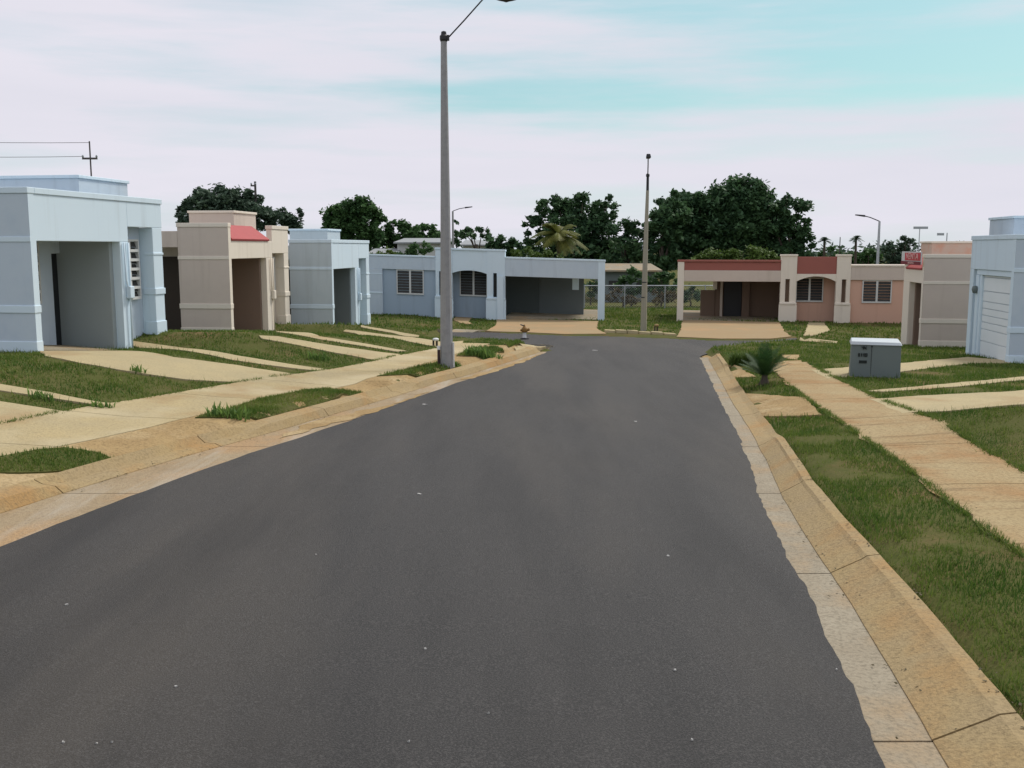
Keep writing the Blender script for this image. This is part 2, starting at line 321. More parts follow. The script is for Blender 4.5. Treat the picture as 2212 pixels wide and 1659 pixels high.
def resample(pts, step, jit=0.0, seed=0):
    outp = []; n = len(pts); rr = random.Random(seed)
    for i in range(n):
        a = Vector(pts[i][:2]); b = Vector(pts[(i + 1) % n][:2]); k = max(1, int((b - a).length / step))
        for j in range(k):
            p = a.lerp(b, j / k)
            if jit: p = p + Vector((mnoise.noise((p.x * 2.3, p.y * 2.3, seed)), mnoise.noise((p.x * 2.3, p.y * 2.3, seed + 9.5)))) * jit + Vector((rr.uniform(-1, 1), rr.uniform(-1, 1))) * jit * .35
            outp.append((p.x, p.y))
    return outp
def pip(px, py, poly):
    inside = np.zeros(len(px), bool); n = len(poly); j = n - 1
    for i in range(n):
        xi, yi = poly[i]; xj, yj = poly[j]
        c = ((yi > py) != (yj > py)) & (px < (xj - xi) * (py - yi) / (yj - yi + 1e-12) + xi)
        inside ^= c; j = i
    return inside
PAVED = []
def drape(name, poly, off, m, jit=.04, step=.3, grid=.7, paved=True, kind='structure', zf=None, skirt=.1):
    zf = zf or Z
    b = resample(poly, step, jit, seed=len(PAVED) + 1)
    bb = np.array(b); x0, y0 = bb.min(0); x1, y1 = bb.max(0)
    gxs, gys = np.meshgrid(np.arange(x0 + grid / 2, x1, grid), np.arange(y0 + grid / 2, y1, grid)); gxs = gxs.ravel(); gys = gys.ravel()
    ins = pip(gxs, gys, b); pts = [Vector(p) for p in b] + [Vector((u, v)) for u, v in zip(gxs[ins], gys[ins])]
    n = len(b)
    vo, eo, fo, *_ = delaunay_2d_cdt(pts, [], [list(range(n))], 1, 1e-4)
    vx = np.array([v.x for v in vo]); vy = np.array([v.y for v in vo]); vz = zf(vx, vy) + off
    bm = bmesh.new(); V = [bm.verts.new((a, c, d)) for a, c, d in zip(vx, vy, vz)]
    for f in fo:
        try: bm.faces.new([V[i] for i in f])
        except ValueError: pass
    bmesh.ops.recalc_face_normals(bm, faces=bm.faces)
    if sum(f.normal.z for f in bm.faces) < 0: bmesh.ops.reverse_faces(bm, faces=bm.faces)
    if skirt:
        ed = [e for e in bm.edges if e.is_boundary]
        r = bmesh.ops.extrude_edge_only(bm, edges=ed)
        for v in r['geom']:
            if isinstance(v, bmesh.types.BMVert): v.co.z -= skirt
    me = bpy.data.meshes.new(name); bm.to_mesh(me); bm.free(); me.materials.append(m)
    o = bpy.data.objects.new(name, me); COL.objects.link(o)
    if kind: tag(o, kind=kind)
    if paved: PAVED.append(b)
    return o
def gpoly(px): 
    return [tuple(ground_at(*p)[:2]) for p in px]

# road surface: one flat sheet following the fall of the street
yy = np.arange(-7.5, 28.9, .35)
rng = random.Random(3)
def rag(y, s, a): return a * (mnoise.noise((y * 1.1, s, 0)) + .6 * mnoise.noise((y * 4.3, s, 3)))
left = [(float(LA(y)) + rag(y, 1.0, .04), float(y)) for y in np.arange(-7.5, 31.2, .3)]
right = [(float(RA(y)) + rag(y, 7.0, .030) + rng.uniform(-.012, .012), float(y)) for y in np.arange(-7.5, 28.9, .12)]
end = [plane_at(*p) for p in [(1516, 768), (1546, 758), (1605, 751), (1662, 746), (1709, 741), (1722, 731), (1709, 726), (1665, 730), (1556, 730), (1462, 726), (1380, 722.5), (1301, 720), (1217, 719), (1137, 716), (1048, 713), (1000, 715), (955, 719), (955, 736), (1032, 740.5), (1098, 742.5), (1150, 746), (1178, 751)]]
rp = right + end + left[::-1]
bm = bmesh.new(); bm.faces.new([bm.verts.new((x, y, -.02 * y)) for x, y in rp]); bmesh.ops.triangulate(bm, faces=bm.faces)
bmesh.ops.recalc_face_normals(bm, faces=bm.faces)
if sum(f.normal.z for f in bm.faces) < 0: bmesh.ops.reverse_faces(bm, faces=bm.faces)
me = bpy.data.meshes.new('road'); bm.to_mesh(me); bm.free(); me.materials.append(M['asphalt'])
road = bpy.data.objects.new('road', me); COL.objects.link(road); tag(road, kind='structure')
ROADPOLY = rp

def strip(name, cross, y0, y1, m, dy=.25, seg=None, gap=.02):
    """cross: list of (xfun, z above road plane or 'Z'+off).  Optional joints every seg metres."""
    mb = MB(); y = y0
    while y < y1 - 1e-3:
        ye = min(y + (seg or (y1 - y0)), y1); k = max(1, int((ye - y - gap) / dy)); rows = []
        for i in range(k + 1):
            yv = y + (ye - gap - y) * i / k; row = []
            for xf, z in cross:
                x = float(xf(yv)) + (rag(yv, 20 + len(row), .012)); zz = Zs(x, yv) + z[1] if isinstance(z, tuple) else -.02 * yv + (z(yv) if callable(z) else z)
                row.append((x, yv, zz))
            rows.append(row)
        n = len(cross); vs_ = [p for r_ in rows for p in r_]
        fs = [(i * n + j, i * n + j + 1, (i + 1) * n + j + 1, (i + 1) * n + j) for i in range(k) for j in range(n - 1)]
        fs += [tuple(range(n)), tuple(range(k * n, k * n + n))]
        mb.add(vs_, fs); y = ye
    o = mb.build(name, m); tag(o, kind='structure'); return o
# right gutter, kerb; left gutter, kerb
strip('gutter', [(lambda y: RA(y) - .12, -.03), (lambda y: RA(y) - .115, -.005), (lambda y: RKB(y) + .02, -.004), (lambda y: RKB(y) + .03, -.05)], -7, 29, M['gutter'], seg=3.05)
def dipR(y): return 1 - .76 * float(sstep(y, 14.0, 15.2) * (1 - sstep(y, 24.0, 25.5)))
strip('kerb', [(lambda y: RKB(y), -.05), (lambda y: RKB(y) + .002, .004), (lambda y: RKB(y) * .25 + RKT(y) * .75, lambda y: .125 * dipR(y)), (lambda y: RKT(y) - .04, lambda y: .154 * dipR(y)), (lambda y: RKT(y) + .06, lambda y: .05 + .115 * dipR(y)), (lambda y: RKT(y) + .065, -.02)], -7, 28.4, M['kerb'], seg=3.05)
strip('gutter', [(lambda y: LKB(y) - .03, -.05), (lambda y: LKB(y) - .02, -.004), (lambda y: LA(y) + .1, -.005), (lambda y: LA(y) + .11, -.03)], -7, 31, M['gutter_tan'], seg=3.05)
def dipL(y): return 1 - .66 * float(max(sstep(y, 10.9, 11.7) * (1 - sstep(y, 14.9, 15.7)), sstep(y, 18.9, 19.5) * (1 - sstep(y, 21.0, 21.6))))
strip('kerb', [(lambda y: LKT(y) - .07, -.02), (lambda y: LKT(y) - .06, .165), (lambda y: LKT(y) + .05, lambda y: .155 * dipL(y)), (lambda y: LKB(y) * .7 + LKT(y) * .3, lambda y: .125 * dipL(y)), (lambda y: LKB(y), .003), (lambda y: LKB(y), -.05)], -7, 31, M['kerb'], seg=3.05)
# sidewalks of separate slabs
strip('sidewalk', [(LSB, ('Z', -.05)), (lambda y: LSB(y) + .004, ('Z', .03)), (lambda y: (LSB(y) + LSF(y)) / 2, ('Z', .035)), (lambda y: LSF(y) - .004, ('Z', .03)), (LSF, ('Z', -.05))], -6, 31.4, M['concrete'], seg=2.4)
strip('sidewalk', [(RSL, ('Z', -.05)), (lambda y: RSL(y) + rag(y * .9, 40, .11), ('Z', .022)), (lambda y: (RSL(y) + RSR(y)) / 2, ('Z', .026)), (lambda y: RSR(y) + rag(y * .9, 50, .12), ('Z', .022)), (RSR, ('Z', -.05))], -6, 25.2, M['walk'], seg=2.4, dy=.10)
PAVED.append([(float(LSB(y)), y) for y in np.arange(-6, 31.4, .8)] + [(float(LSF(y)), y) for y in np.arange(31.4, -6, -.8)])
PAVED.append([(float(RSL(y)) + .03, y) for y in np.arange(-6, 25.2, .8)] + [(float(RSR(y)) - .03, y) for y in np.arange(25.2, -6, -.8)])
# left verge: dusty concrete aprons with patches of grass
VERGE = [(float(LSF(y)) + .02, y) for y in np.arange(-6, 31.4, .8)] + [(float(LKT(y)) - .03, y) for y in np.arange(31, -6, -.8)]
drape('verge_pavement', VERGE, .03, M['dust'], jit=.0, step=.25, grid=.28)
VG = [gpoly([(-60, 1010), (0, 994), (80, 978), (145, 974), (210, 985), (270, 1006), (180, 1024), (0, 1029), (-60, 1040)]),
      gpoly([(425, 907), (470, 893), (520, 880), (561, 866), (700, 842), (785, 852), (691, 878), (558, 911), (470, 908)]),
      gpoly([(817, 816), (900, 797), (950, 786), (995, 792), (960, 808), (920, 823)]),
      gpoly([(985, 772), (1020, 755), (1070, 752), (1090, 762), (1030, 773)]),
      gpoly([(1090, 746), (1150, 740), (1175, 745), (1140, 752), (1100, 753)])]
for p in VG: drape('grass_verge', p, .05, M['soil'], jit=.05, step=.2, grid=.4, paved=False)
# driveways, walkways and aprons on the left
dr = [('driveway', [(58, 757), (150, 760), (267, 760), (374, 774), (510, 791), (600, 805), (662, 814), (551, 831), (500, 828), (400, 822), (320, 811), (252, 801), (170, 786), (100, 772)], M['path']),
      ('walkway', [(265, 737), (378, 751), (510, 770), (723, 802), (702, 805), (503, 780), (367, 756.5), (265, 742.5)], M['path']),
      ('walkway', [(-60, 820), (0, 833), (110, 852), (215, 872), (302, 879), (254, 886), (180, 874), (90, 860), (0, 847), (-60, 836)], M['path']),
      ('driveway', [(-120, 855), (0, 871), (90, 884), (186, 898), (100, 917), (0, 939), (-150, 965)], M['path']),
      ('driveway', [(560, 727), (600, 729), (691, 744), (790, 758), (884, 769), (825, 782), (760, 770), (680, 755), (610, 741), (565, 733)], M['path']),
      ('walkway', [(597, 714.5), (691, 728.5), (800, 746), (880, 760), (858, 761.5), (780, 749), (691, 735), (597, 719)], M['path']),
      ('walkway', [(779, 704), (850, 716), (905, 726), (905, 730), (850, 721), (779, 708)], M['path']),
      ('driveway', [(745, 714), (771, 716), (860, 727), (957, 741), (1000, 738), (1000, 745), (955, 753), (880, 739), (771, 722), (740, 717)], M['path'])]
for n_, p, m_ in dr: drape(n_, gpoly(p), .03, m_, jit=.035, step=.35, grid=.6)
# right side
dr = [('driveway', [(1752, 801), (1830, 795.5), (1960, 785), (2092, 773), (2185, 780), (2185, 786), (2105, 786), (1935, 807), (1786, 820)], M['path']),
      ('walkway', [(1867, 847), (2040, 832), (2260, 812), (2260, 819), (2060, 838), (1912, 849)], M['path']),
      ('driveway', [(1880, 865), (2030, 855), (2177, 848), (2330, 838), (2330, 880), (2092, 887), (1969, 893), (1945, 896)], M['path']),
      ('apron', [(1592, 855), (1680, 857), (1733, 861), (1778, 899), (1720, 901), (1632, 907)], M['dust']),
      ('apron', [(1556, 797), (1602, 797), (1634, 815), (1585, 818), (1568, 818)], M['dust']),
      ('apron', [(1512, 767), (1535, 772), (1560, 793), (1540, 797)], M['dust']),
      ('sidewalk', [(1688, 768.5), (1727, 768), (1722, 779), (1696, 776)], M['dust']),
      ('sidewalk', [(1690, 782), (1728, 780), (1745, 796), (1700, 797)], M['dust'])]
for n_, p, m_ in dr: drape(n_, gpoly(p), .026, m_, jit=.06, step=.22, grid=.5)
# far end
dr = [('driveway', [(1474, 692), (1684, 697), (1693, 716), (1709, 728), (1665, 733), (1556, 733), (1462, 729), (1470, 716)], M['drive_far']),
      ('driveway', [(1074, 687), (1180, 692), (1292, 695), (1289, 711), (1309, 722), (1217, 723), (1137, 719), (1048, 716), (1071, 704)], M['drive_far']),
      ('walkway', [(987, 681), (1024, 681), (1013, 696), (1021, 702), (995, 699), (979, 692)], M['drive_far']),
      ('walkway', [(1746, 698), (1780, 698), (1793, 715), (1759, 726.5), (1737, 726.5)], M['path']),
      ('walkway', [(1727, 733), (1810, 739), (1808, 743), (1727, 738)], M['path']),
      ('sidewalk', [(945, 712), (985, 712), (1048, 715), (1034, 718), (945, 718)], M['gutter'])]
for n_, p, m_ in dr: drape(n_, gpoly(p), .03, m_, jit=.05, step=.3, grid=.7)
drape('kerb', gpoly([(1112, 757), (1150, 747), (1192, 748), (1196, 753), (1170, 760), (1125, 768)]), .06, M['path'], jit=.12, step=.12, grid=.4)
# broken kerb stones along the far edge
mb = MB(); rr = random.Random(5); pts = [plane_at(1306, 721), plane_at(1380, 723.5), plane_at(1462, 727)]
for a, b in zip(pts[:-1], pts[1:]):
    for k in range(3):
        p = Vector(a).lerp(Vector(b), (k + .04) / 3); q = Vector(a).lerp(Vector(b), (k + .97) / 3); w_ = .3 + rr.random() * .1; h = .1 + rr.random() * .07
        zb = -.02 * p.y
        mb.hexa([(p.x, p.y, zb - .05), (q.x, q.y, zb - .05), (q.x, q.y + w_, zb - .05), (p.x, p.y + w_, zb - .05)], [(p.x, p.y + .06, zb + h), (q.x, q.y + .05, zb + h * .9), (q.x, q.y + w_, zb + h), (p.x, p.y + w_, zb + h)])
tag(mb.build('kerb', M['path'], bevel=.02), kind='structure')

# soil washed over the road edge, worn patches and stains
for p in ([(600, 948), (640, 925), (690, 905), (760, 893), (860, 868), (930, 845), (900, 858), (810, 890), (720, 915), (650, 936)],
          [(985, 822), (1045, 803), (1110, 783), (1170, 764), (1150, 775), (1080, 800), (1020, 818)]):
    drape('soil', [plane_at(*q) for q in p], .004, M['dust'], jit=.10, step=.2, grid=.4, paved=False, zf=lambda x, y: -.02 * y, skirt=0)
# ------------------------------------------------------------------ row houses
def window(parent, x0, x1, y, z0, z1, m, mir, n=2, frame=M['offwhite'], proud=.05, grille=False):
    """jalousie window set in a wall facing -y (local): louvre panes in a frame"""
    g = MB()
    nl = max(4, int((z1 - z0) / .13))
    for k in range(nl):
        za = z0 + (z1 - z0) * k / nl; zb = za + (z1 - z0) / nl
        g.add([(x0, y - .035, za), (x1, y - .035, za), (x1, y + .012, zb - .012), (x0, y + .012, zb - .012)], [(0, 1, 2, 3)])
    w = g.build('window', M['glass'], parent, mir=mir)
    f = MB(); t = .05
    f.box(x0 - t, x1 + t, y - proud, y + .02, z0 - t - .02, z0); f.box(x0 - t, x1 + t, y - proud, y + .02, z1, z1 + t)
    for k in range(n + 1):
        xc = x0 + (x1 - x0) * k / n; tt = .09 if 0 < k < n else t
        a, b = (xc - tt / 2, xc + tt / 2) if 0 < k < n else ((xc - t, xc) if k == 0 else (xc, xc + t))
        f.box(a, b, y - proud, y + .02, z0 + .001, z1 - .001)
    f.build('frame', frame, w, mir=mir)
    if grille:
        g2 = MB(); nb = 6
        for k in range(1, nb): zc = z0 + (z1 - z0) * k / nb; g2.box(x0 + .001, x1 - .001, y - proud - .02, y - proud + .03, zc - .035, zc + .035)
        g2.build('grille', M['offwhite'], w, mir=mir)
    return w

def row_house(name, label, O, u, side, zp, clear, top, wall, trim, inner, door, rb, rb_mat=None, awn=None, garage=False, sw=1.66, fs=-.095, oc=(3.2, 3.8), hw=.37, wing=True, bw=1.7):
    mir = side < 0
    a = math.atan2(u[1], u[0]); e = empty(name, (O[0], O[1], zp), a); tag(e, label, 'house')
    T = top; D = 8.5; c0, c1 = oc
    def B(nm, boxes, m, bevel=.012):
        mb = MB()
        for b in boxes: mb.box(*b)
        return mb.build(nm, m, e, bevel, mir=mir)
    E = 5.52 if wing else c1
    B('side_wall', [(0, .2, .0, sw, -.9, T)], wall)
    B('pilaster', [(.004, .196, -.012, -.001, -.9, T)], trim, 0)
    fT = T if not awn else T - .42
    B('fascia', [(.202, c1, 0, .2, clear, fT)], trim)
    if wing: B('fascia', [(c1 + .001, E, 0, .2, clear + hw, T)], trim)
    elif awn: B('fascia', [(c1 - .34, c1, .003, .2, fT + .002, T)], trim)
    B('side_beam', [(.0, .2, sw + .002, 6.5, clear + .36, T - .12)], wall)
    B('roof', [(.202, E - .02, .202, D, T - .52, T - .40)], wall)
    # moulding belts and caps
    cap = MB(); cap.box(-.025, .225, -.025, sw + .02, T + .0015, T + .13)
    cap.build('coping', trim, e, .012, mir=mir)
    if wing or not awn:
        cap = MB(); cap.box(.226 if not awn else c1 - .02, E + .025, -.025, .225, T + .0015, T + .13); cap.build('coping', trim, e, .012, mir=mir)
    B('moulding', [(-.02, .0, -.02, sw + .01, clear - .02, clear + .09)], trim)
    B('moulding', [(-.025, .215, -.028, sw + .02, .82, .98)], trim)
    B('plinth', [(-.02, .21, -.022, sw + .01, -.9, .22)], trim)
    # carport
    fl = MB(); fl.add([(.2, -.02, .03), (c0, -.02, .03 + fs * c0), (c0, bw, .12 + fs * c0), (.2, bw, .12), (.2, -.02, -.6), (c0, -.02, -.6), (c0, bw, -.6), (.2, bw, -.6)], [(0, 1, 2, 3), (0, 1, 5, 4), (3, 2, 6, 7)])
    fl.build('carport_floor', M['gutter'], e, mir=mir)
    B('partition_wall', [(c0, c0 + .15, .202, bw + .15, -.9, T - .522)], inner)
    bx = min(1.25, c0 - .9)
    B('back_wall', [(bx, c0 - .35, bw, bw + .15, -.7, T - .522)], wall)
    B('lintel', [(c0 - .349, c0 - .002, bw, bw + .15, 2.05, T - .522)], wall)
    B('door', [(c0 - .345, c0 - .004, bw + .09, bw + .13, -.5, 2.045)], door)
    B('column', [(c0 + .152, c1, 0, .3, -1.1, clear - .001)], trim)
    if wing: window(e, c0 - 1.95, c0 - .95, bw - .01, .95, 2.25, M['glass'], mir, 1, grille=bw < 1.6)
    # body of the house
    body = B('body', [(bx, 5.45, bw + .152, D, -1.0, T - .525)], wall)
    dd = B('door', [(bx - .035, bx - .003, 2.05, 3.6, -.6, 2.45)], door)  # dark panel added so the side opening of the carport reads as shade
    # wing beside the carport
    if wing:
        B('recess_wall', [(c1 + .001, 5.02, .36, .5, -1.0, T - .522)], wall)
        B('end_column', [(5.022, 5.5, 0, .5, -1.0, clear + hw - .002)], trim)
        B('moulding', [(4.995, 5.525, -.028, .3, .98, 1.14)], trim)
        B('moulding', [(5.0, 5.52, -.018, .25, 2.0, 2.06)], trim)
        B('plinth', [(5.0, 5.52, -.025, .3, -1.0, .28)], trim)
        window(e, c1 + .08, 4.75, .35, .95, 2.35, M['glass'], mir, 2, grille=bw < 1.6, proud=.09)
    # vents and piping on the column
    p = MB(); p.tube([(c1 - .1, -.05, clear - .02), (c1 - .12, -.06, 1.2), (c1 - .08, -.06, .9)], .03, 8); p.tube([(c1 - .28, -.04, clear - .02), (c1 - .26, -.05, 1.4), (c1 - .14, -.06, 1.05), (c1 - .14, -.05, -.4)], .022, 8)
    if wing: p.build('service_pipe', trim, e, smooth=True, mir=mir)
    mt = MB(); mt.box(c1 - .22, c1 - .02, -.12, -.002, .95, 1.25); 
    if wing: mt.build('meter_box', trim, e, .02, mir=mir)
    # raised box on the roof
    s0, s1, w0, w1, zt = rb
    r_ = B('roof_box', [(s0, s1, w0, w1, T - .4, zt)], rb_mat or wall)
    cp = MB(); cp.box(s0 - .04, s1 + .04, w0 - .04, w1 + .04, zt + .001, zt + .08); cp.build('coping', trim, r_, .012, mir=mir)
    if awn:
        mb = MB(); z0 = fT + .001
        mb.prism([(-.03, z0), (.28, z0), (.62, T + .06), (.58, T + .1), (-.05, z0 + .06)], 0, .24, c1 - .35)
        mb.build('awning', awn, e, .006, mir=mir)
    if garage:
        for fr in ((.202, .36, .06, .2, -.9, clear - .16), (2.72, 2.9, .06, .2, -.9, clear - .16), (.202, 3.15, .04, .2, clear - .158, clear - .004)): B('door_frame', [fr], trim)
        g = MB(); zz = -.45; hts = [.42, .4, .35, .2, .2, .2, .2, .3, .4, .5]
        for h in hts:
            z1 = min(zz + h, clear - .17)
            if z1 <= zz: break
            g.box(.365, 2.715, .12, .17, zz + .022, z1); g.box(.365, 2.715, .150, .165, zz, zz + .012); zz = z1
        g.build('garage_door', M['door_white'], e, .004, mir=mir)
        B('pier', [(2.902, c0, .03, .2, -.9, clear - .165)], trim)
        lb = MB(); lb.lathe([(1.74, .02), (1.76, .06), (1.86, .09), (1.95, .07), (1.97, .02)], 14, (3.0, -.03)); lb.build('wall_lamp', M['cab'], e, smooth=True, mir=mir)
    return e
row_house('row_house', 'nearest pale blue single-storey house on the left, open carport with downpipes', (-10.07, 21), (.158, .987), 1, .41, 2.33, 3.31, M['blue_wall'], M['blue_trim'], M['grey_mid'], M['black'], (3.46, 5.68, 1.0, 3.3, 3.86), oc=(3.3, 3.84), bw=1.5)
row_house('row_house', 'beige single-storey house with a red sloped awning, second on the left side', (-8.9, 31.5), (.12, .993), 1, -.14, 2.39, 3.38, M['beige_wall'], M['beige_trim'], M['brown_wall'], M['brown_door_shade'], (2.95, 5.0, 1.0, 2.6, 3.92), awn=M['red'], oc=(3.1, 3.85), hw=.15)
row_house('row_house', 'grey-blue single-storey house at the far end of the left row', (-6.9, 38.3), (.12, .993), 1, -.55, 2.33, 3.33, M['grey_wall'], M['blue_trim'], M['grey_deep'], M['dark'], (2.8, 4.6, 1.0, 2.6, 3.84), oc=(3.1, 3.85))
row_house('row_house', 'beige house on the right with red awning and peach roof box', (14.2, 34.5), (.13, .99), -1, -.82, 2.19, 3.07, M['beige_wall'], M['beige_trim'], M['brown_wall'], M['brown_door_shade'], (2.9, 4.4, 1.0, 3.2, 3.58), rb_mat=M['peach'], awn=M['red'], oc=(1.68, 2.66), wing=False)
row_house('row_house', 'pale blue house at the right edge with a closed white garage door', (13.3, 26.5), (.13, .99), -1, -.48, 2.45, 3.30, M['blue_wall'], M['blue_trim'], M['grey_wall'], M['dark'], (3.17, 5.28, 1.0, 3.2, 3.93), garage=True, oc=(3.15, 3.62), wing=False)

# sign board hung on the red awning of the right-hand beige house
def text_mesh(s, size, ext):
    cu = bpy.data.curves.new('lettering', 'FONT'); cu.body = s; cu.size = size; cu.extrude = ext; cu.align_x = 'CENTER'; cu.align_y = 'CENTER'
    o = bpy.data.objects.new('lettering', cu); COL.objects.link(o); dg = bpy.context.evaluated_depsgraph_get()
    me = bpy.data.meshes.new_from_object(o.evaluated_get(dg)); bpy.data.objects.remove(o); return me
R1a = math.atan2(.99, .13)
sb = empty('sign_board', (14.2 + .13 * 1.3 - .12, 34.5 + 1.3 * .99, 2.02), R1a + math.pi); tag(sb, 'white sign board with red lettering above the carport of the right-hand beige house', 'sign')
mb = MB(); mb.box(-1.3, 1.3, -.02, .02, .0, .44); mb.build('board', M['offwhite'], sb, .005)
mb = MB(); mb.box(-.78, 1.28, -.035, -.022, .13, .40); mb.build('panel', M['sign_red'], sb)
mb = MB(); mb.box(-1.32, 1.32, -.035, -.022, -.02, .10); mb.build('band', M['dark_red'], sb)
for s_, sz, zc, xc, m_ in (('VENTA', .30, .265, .25, M['sign_pink']), ('INFORMES', .1, .04, .1, M['sign_pink'])):
    me = text_mesh(s_, sz, .006); me.materials.append(m_); o = bpy.data.objects.new('lettering', me); COL.objects.link(o); o.parent = sb
    o.rotation_euler = (R(90), 0, 0); o.location = (xc, -.044, zc); o.scale = (1.7, 1, 1)

# ------------------------------------------------------------------ end houses (facing down the street)
def end_house(name, label, O, u, flip, zp, W, dims, wall, trim, rec, inner, red, shear=0.0):
    """local x runs from the open carport end to the bedroom wing; flip mirrors so that local -y faces the street"""
    a = math.atan2(u[1], u[0]); e = empty(name, (O[0], O[1], zp), a); tag(e, label, 'house'); mir = flip
    MB.SH = shear
    cw, t1a, t1b, t2a, t2b, end_, Hc, Ht, Hw, bb, ab = dims   # column, towers, end, heights, beam bottom, arch spring
    D = 8.0
    def B(nm, boxes, m, bevel=.012):
        mb = MB()
        for b in boxes: mb.box(*b)
        return mb.build(nm, m, e, bevel, mir=mir)
    B('column', [(0, cw, 0, .3, -.6, Hc)], trim)
    B('fascia', [(cw + .002, t1a, 0, .22, bb, Hc - (.4 if red else 0))], wall)
    if red: B('parapet_band', [(cw + .002, t1a, .04, .2, Hc - .399, Hc - .01)], red)
    B('coping', [(-.03, t1a - .001, -.03, .25, Hc + .001, Hc + .09)], trim if not red else red)
    B('roof', [(.05, end_ - .05, .25, D, Hc - .34, Hc - .22)], wall)
    # carport walls
    if red:
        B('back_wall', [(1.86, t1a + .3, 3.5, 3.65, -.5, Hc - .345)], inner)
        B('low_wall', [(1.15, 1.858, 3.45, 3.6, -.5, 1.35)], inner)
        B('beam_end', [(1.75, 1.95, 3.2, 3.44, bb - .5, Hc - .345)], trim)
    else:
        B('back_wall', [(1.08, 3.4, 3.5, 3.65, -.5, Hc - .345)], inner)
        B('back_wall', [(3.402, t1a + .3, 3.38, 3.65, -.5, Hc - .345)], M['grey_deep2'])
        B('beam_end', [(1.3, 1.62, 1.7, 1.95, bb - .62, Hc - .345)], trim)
    if red:
        B('door', [(2.3, 3.19, 3.44, 3.49, -.3, 2.0)], M['black'])
        B('pier', [(3.2, 3.56, 3.2, 3.49, -.3, Hc - .35)], inner)
        B('pier', [(2.12, 2.24, 3.3, 3.49, -.3, Hc - .35)], wall)
    fl = MB(); fl.box(.05, t1a, .25, 8, -.7, .04); fl.build('carport_floor', M['gutter'], e, mir=mir)
    # towers with slot openings
    def tower(x0, x1, sx0, sx1):
        zs0, zs1 = .96, bb + .13
        B('tower', [(x0, sx0, 0, .35, -.6, Ht), (sx1, x1, 0, .35, -.6, Ht), (sx0, sx1, 0, .35, -.6, zs0), (sx0, sx1, 0, .35, zs1, Ht)], trim, 0)
        B('slot', [(sx0, sx1, .28, .3, zs0, zs1)], inner if red else M['glass'], 0)
        B('pedestal', [(x0 - .05, x1 + .05, -.06, 0, -.6, zs0 - .12)], trim)
        B('sill', [(x0 - .03, x1 + .03, -.09, 0, zs0 - .118, zs0 - .02)], trim)
    w_ = .2
    if red: tower(t1a + .002, t1b, t1a + .22, t1a + .22 + w_); tower(t2a, t2b, t2b - .38, t2b - .38 + w_)
    else: tower(t1a + .002, t1b, 5.22, 5.40); tower(t2a, t2b, 7.88, 8.06); B('column', [(t1a + .07, 5.2, -.12, -.07, -.6, bb)], trim)
    if red: B('coping', [(t1a - .03, t1b + .03, -.035, .38, Ht + .001, Ht + .09)], trim); B('coping', [(t2a - .03, t2b + .03, -.035, .38, Ht + .001, Ht + .09)], trim)
    else: B('coping', [(t1a - .03, t2b + .03, -.035, .38, Ht + .001, Ht + .09)], trim)
    # arched porch front between the towers
    xa, xb = t1b, t2a; xm = (xa + xb) / 2; pts = []; rise = .24 if red else .15; N = 14
    arc = [(xa + (xb - xa) * k / N, ab + rise * (1 - ((xa + (xb - xa) * k / N - xm) / ((xb - xa) / 2)) ** 2)) for k in range(N + 1)]
    top_ = (Hc - .55 if red else Ht)
    pr = arc + [(xb, top_), (xa, top_)]
    mb = MB(); n = len(arc)
    for k in range(N):
        (x0, z0), (x1, z1) = arc[k], arc[k + 1]
        mb.add([(x0, .03, z0), (x1, .03, z1), (x1, .03, top_), (x0, .03, top_), (x0, .33, z0), (x1, .33, z1), (x1, .33, top_), (x0, .33, top_)], [(0, 1, 2, 3), (4, 5, 6, 7), (0, 1, 5, 4), (3, 2, 6, 7)])
    mb.build('arch', trim, e, mir=mir)
    if red: B('parapet_band', [(xa, xb, .06, .3, top_ + .002, Ht - .02)], red)
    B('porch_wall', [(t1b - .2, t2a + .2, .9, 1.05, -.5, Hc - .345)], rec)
    wx0, wx1 = (xa + .13, xb - .3) if not red else (xa + .12, xb - .5)
    window(e, wx0, wx1, .885, 1.0, ab + .12, M['glass'], mir, 2)
    # bedroom wing
    B('wing_fascia', [(t2b + .002, end_, .02, .25, Hw - .62, Hw)], wall)
    B('coping', [(t2b + .031, end_ + .03, -.02, .28, Hw + .001, Hw + .08)], trim)
    B('wing_wall', [(t2b + .002, end_ - .02, .12, .3, -.6, Hw - .622)], rec)
    if not red:
        B('end_column', [(end_ - .74, end_, .0, .119, -.6, Hw - .623)], wall)
        B('moulding', [(end_ - .75, end_ + .02, -.02, -.001, .95, 1.03)], trim); B('moulding', [(end_ - .75, end_ + .02, -.014, -.001, 1.9, 1.94)], trim)
    x0 = t2b + (.65 if not red else .6); x1 = x0 + (1.25 if not red else 1.2)
    window(e, x0, x1, .115, 1.02, Hw - .67, M['glass'], mir, 2)
    B('body', [(t1a + .35, end_ - .02, 1.06, D, -.8, Hc - .36)], wall)
    MB.SH = 0.0
    return e
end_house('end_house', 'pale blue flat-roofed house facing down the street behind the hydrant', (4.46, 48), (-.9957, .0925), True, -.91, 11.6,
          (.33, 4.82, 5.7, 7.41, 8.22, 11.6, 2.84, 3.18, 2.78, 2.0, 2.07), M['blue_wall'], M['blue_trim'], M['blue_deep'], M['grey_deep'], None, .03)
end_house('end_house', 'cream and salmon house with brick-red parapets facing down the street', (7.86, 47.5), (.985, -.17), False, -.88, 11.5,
          (.3, 4.75, 5.47, 7.25, 7.88, 12.2, 2.82, 3.08, 2.62, 1.9, 1.92), M['beige_wall'], M['beige_trim'], M['pink_wall'], M['brown_wall'], M['brick_red'])

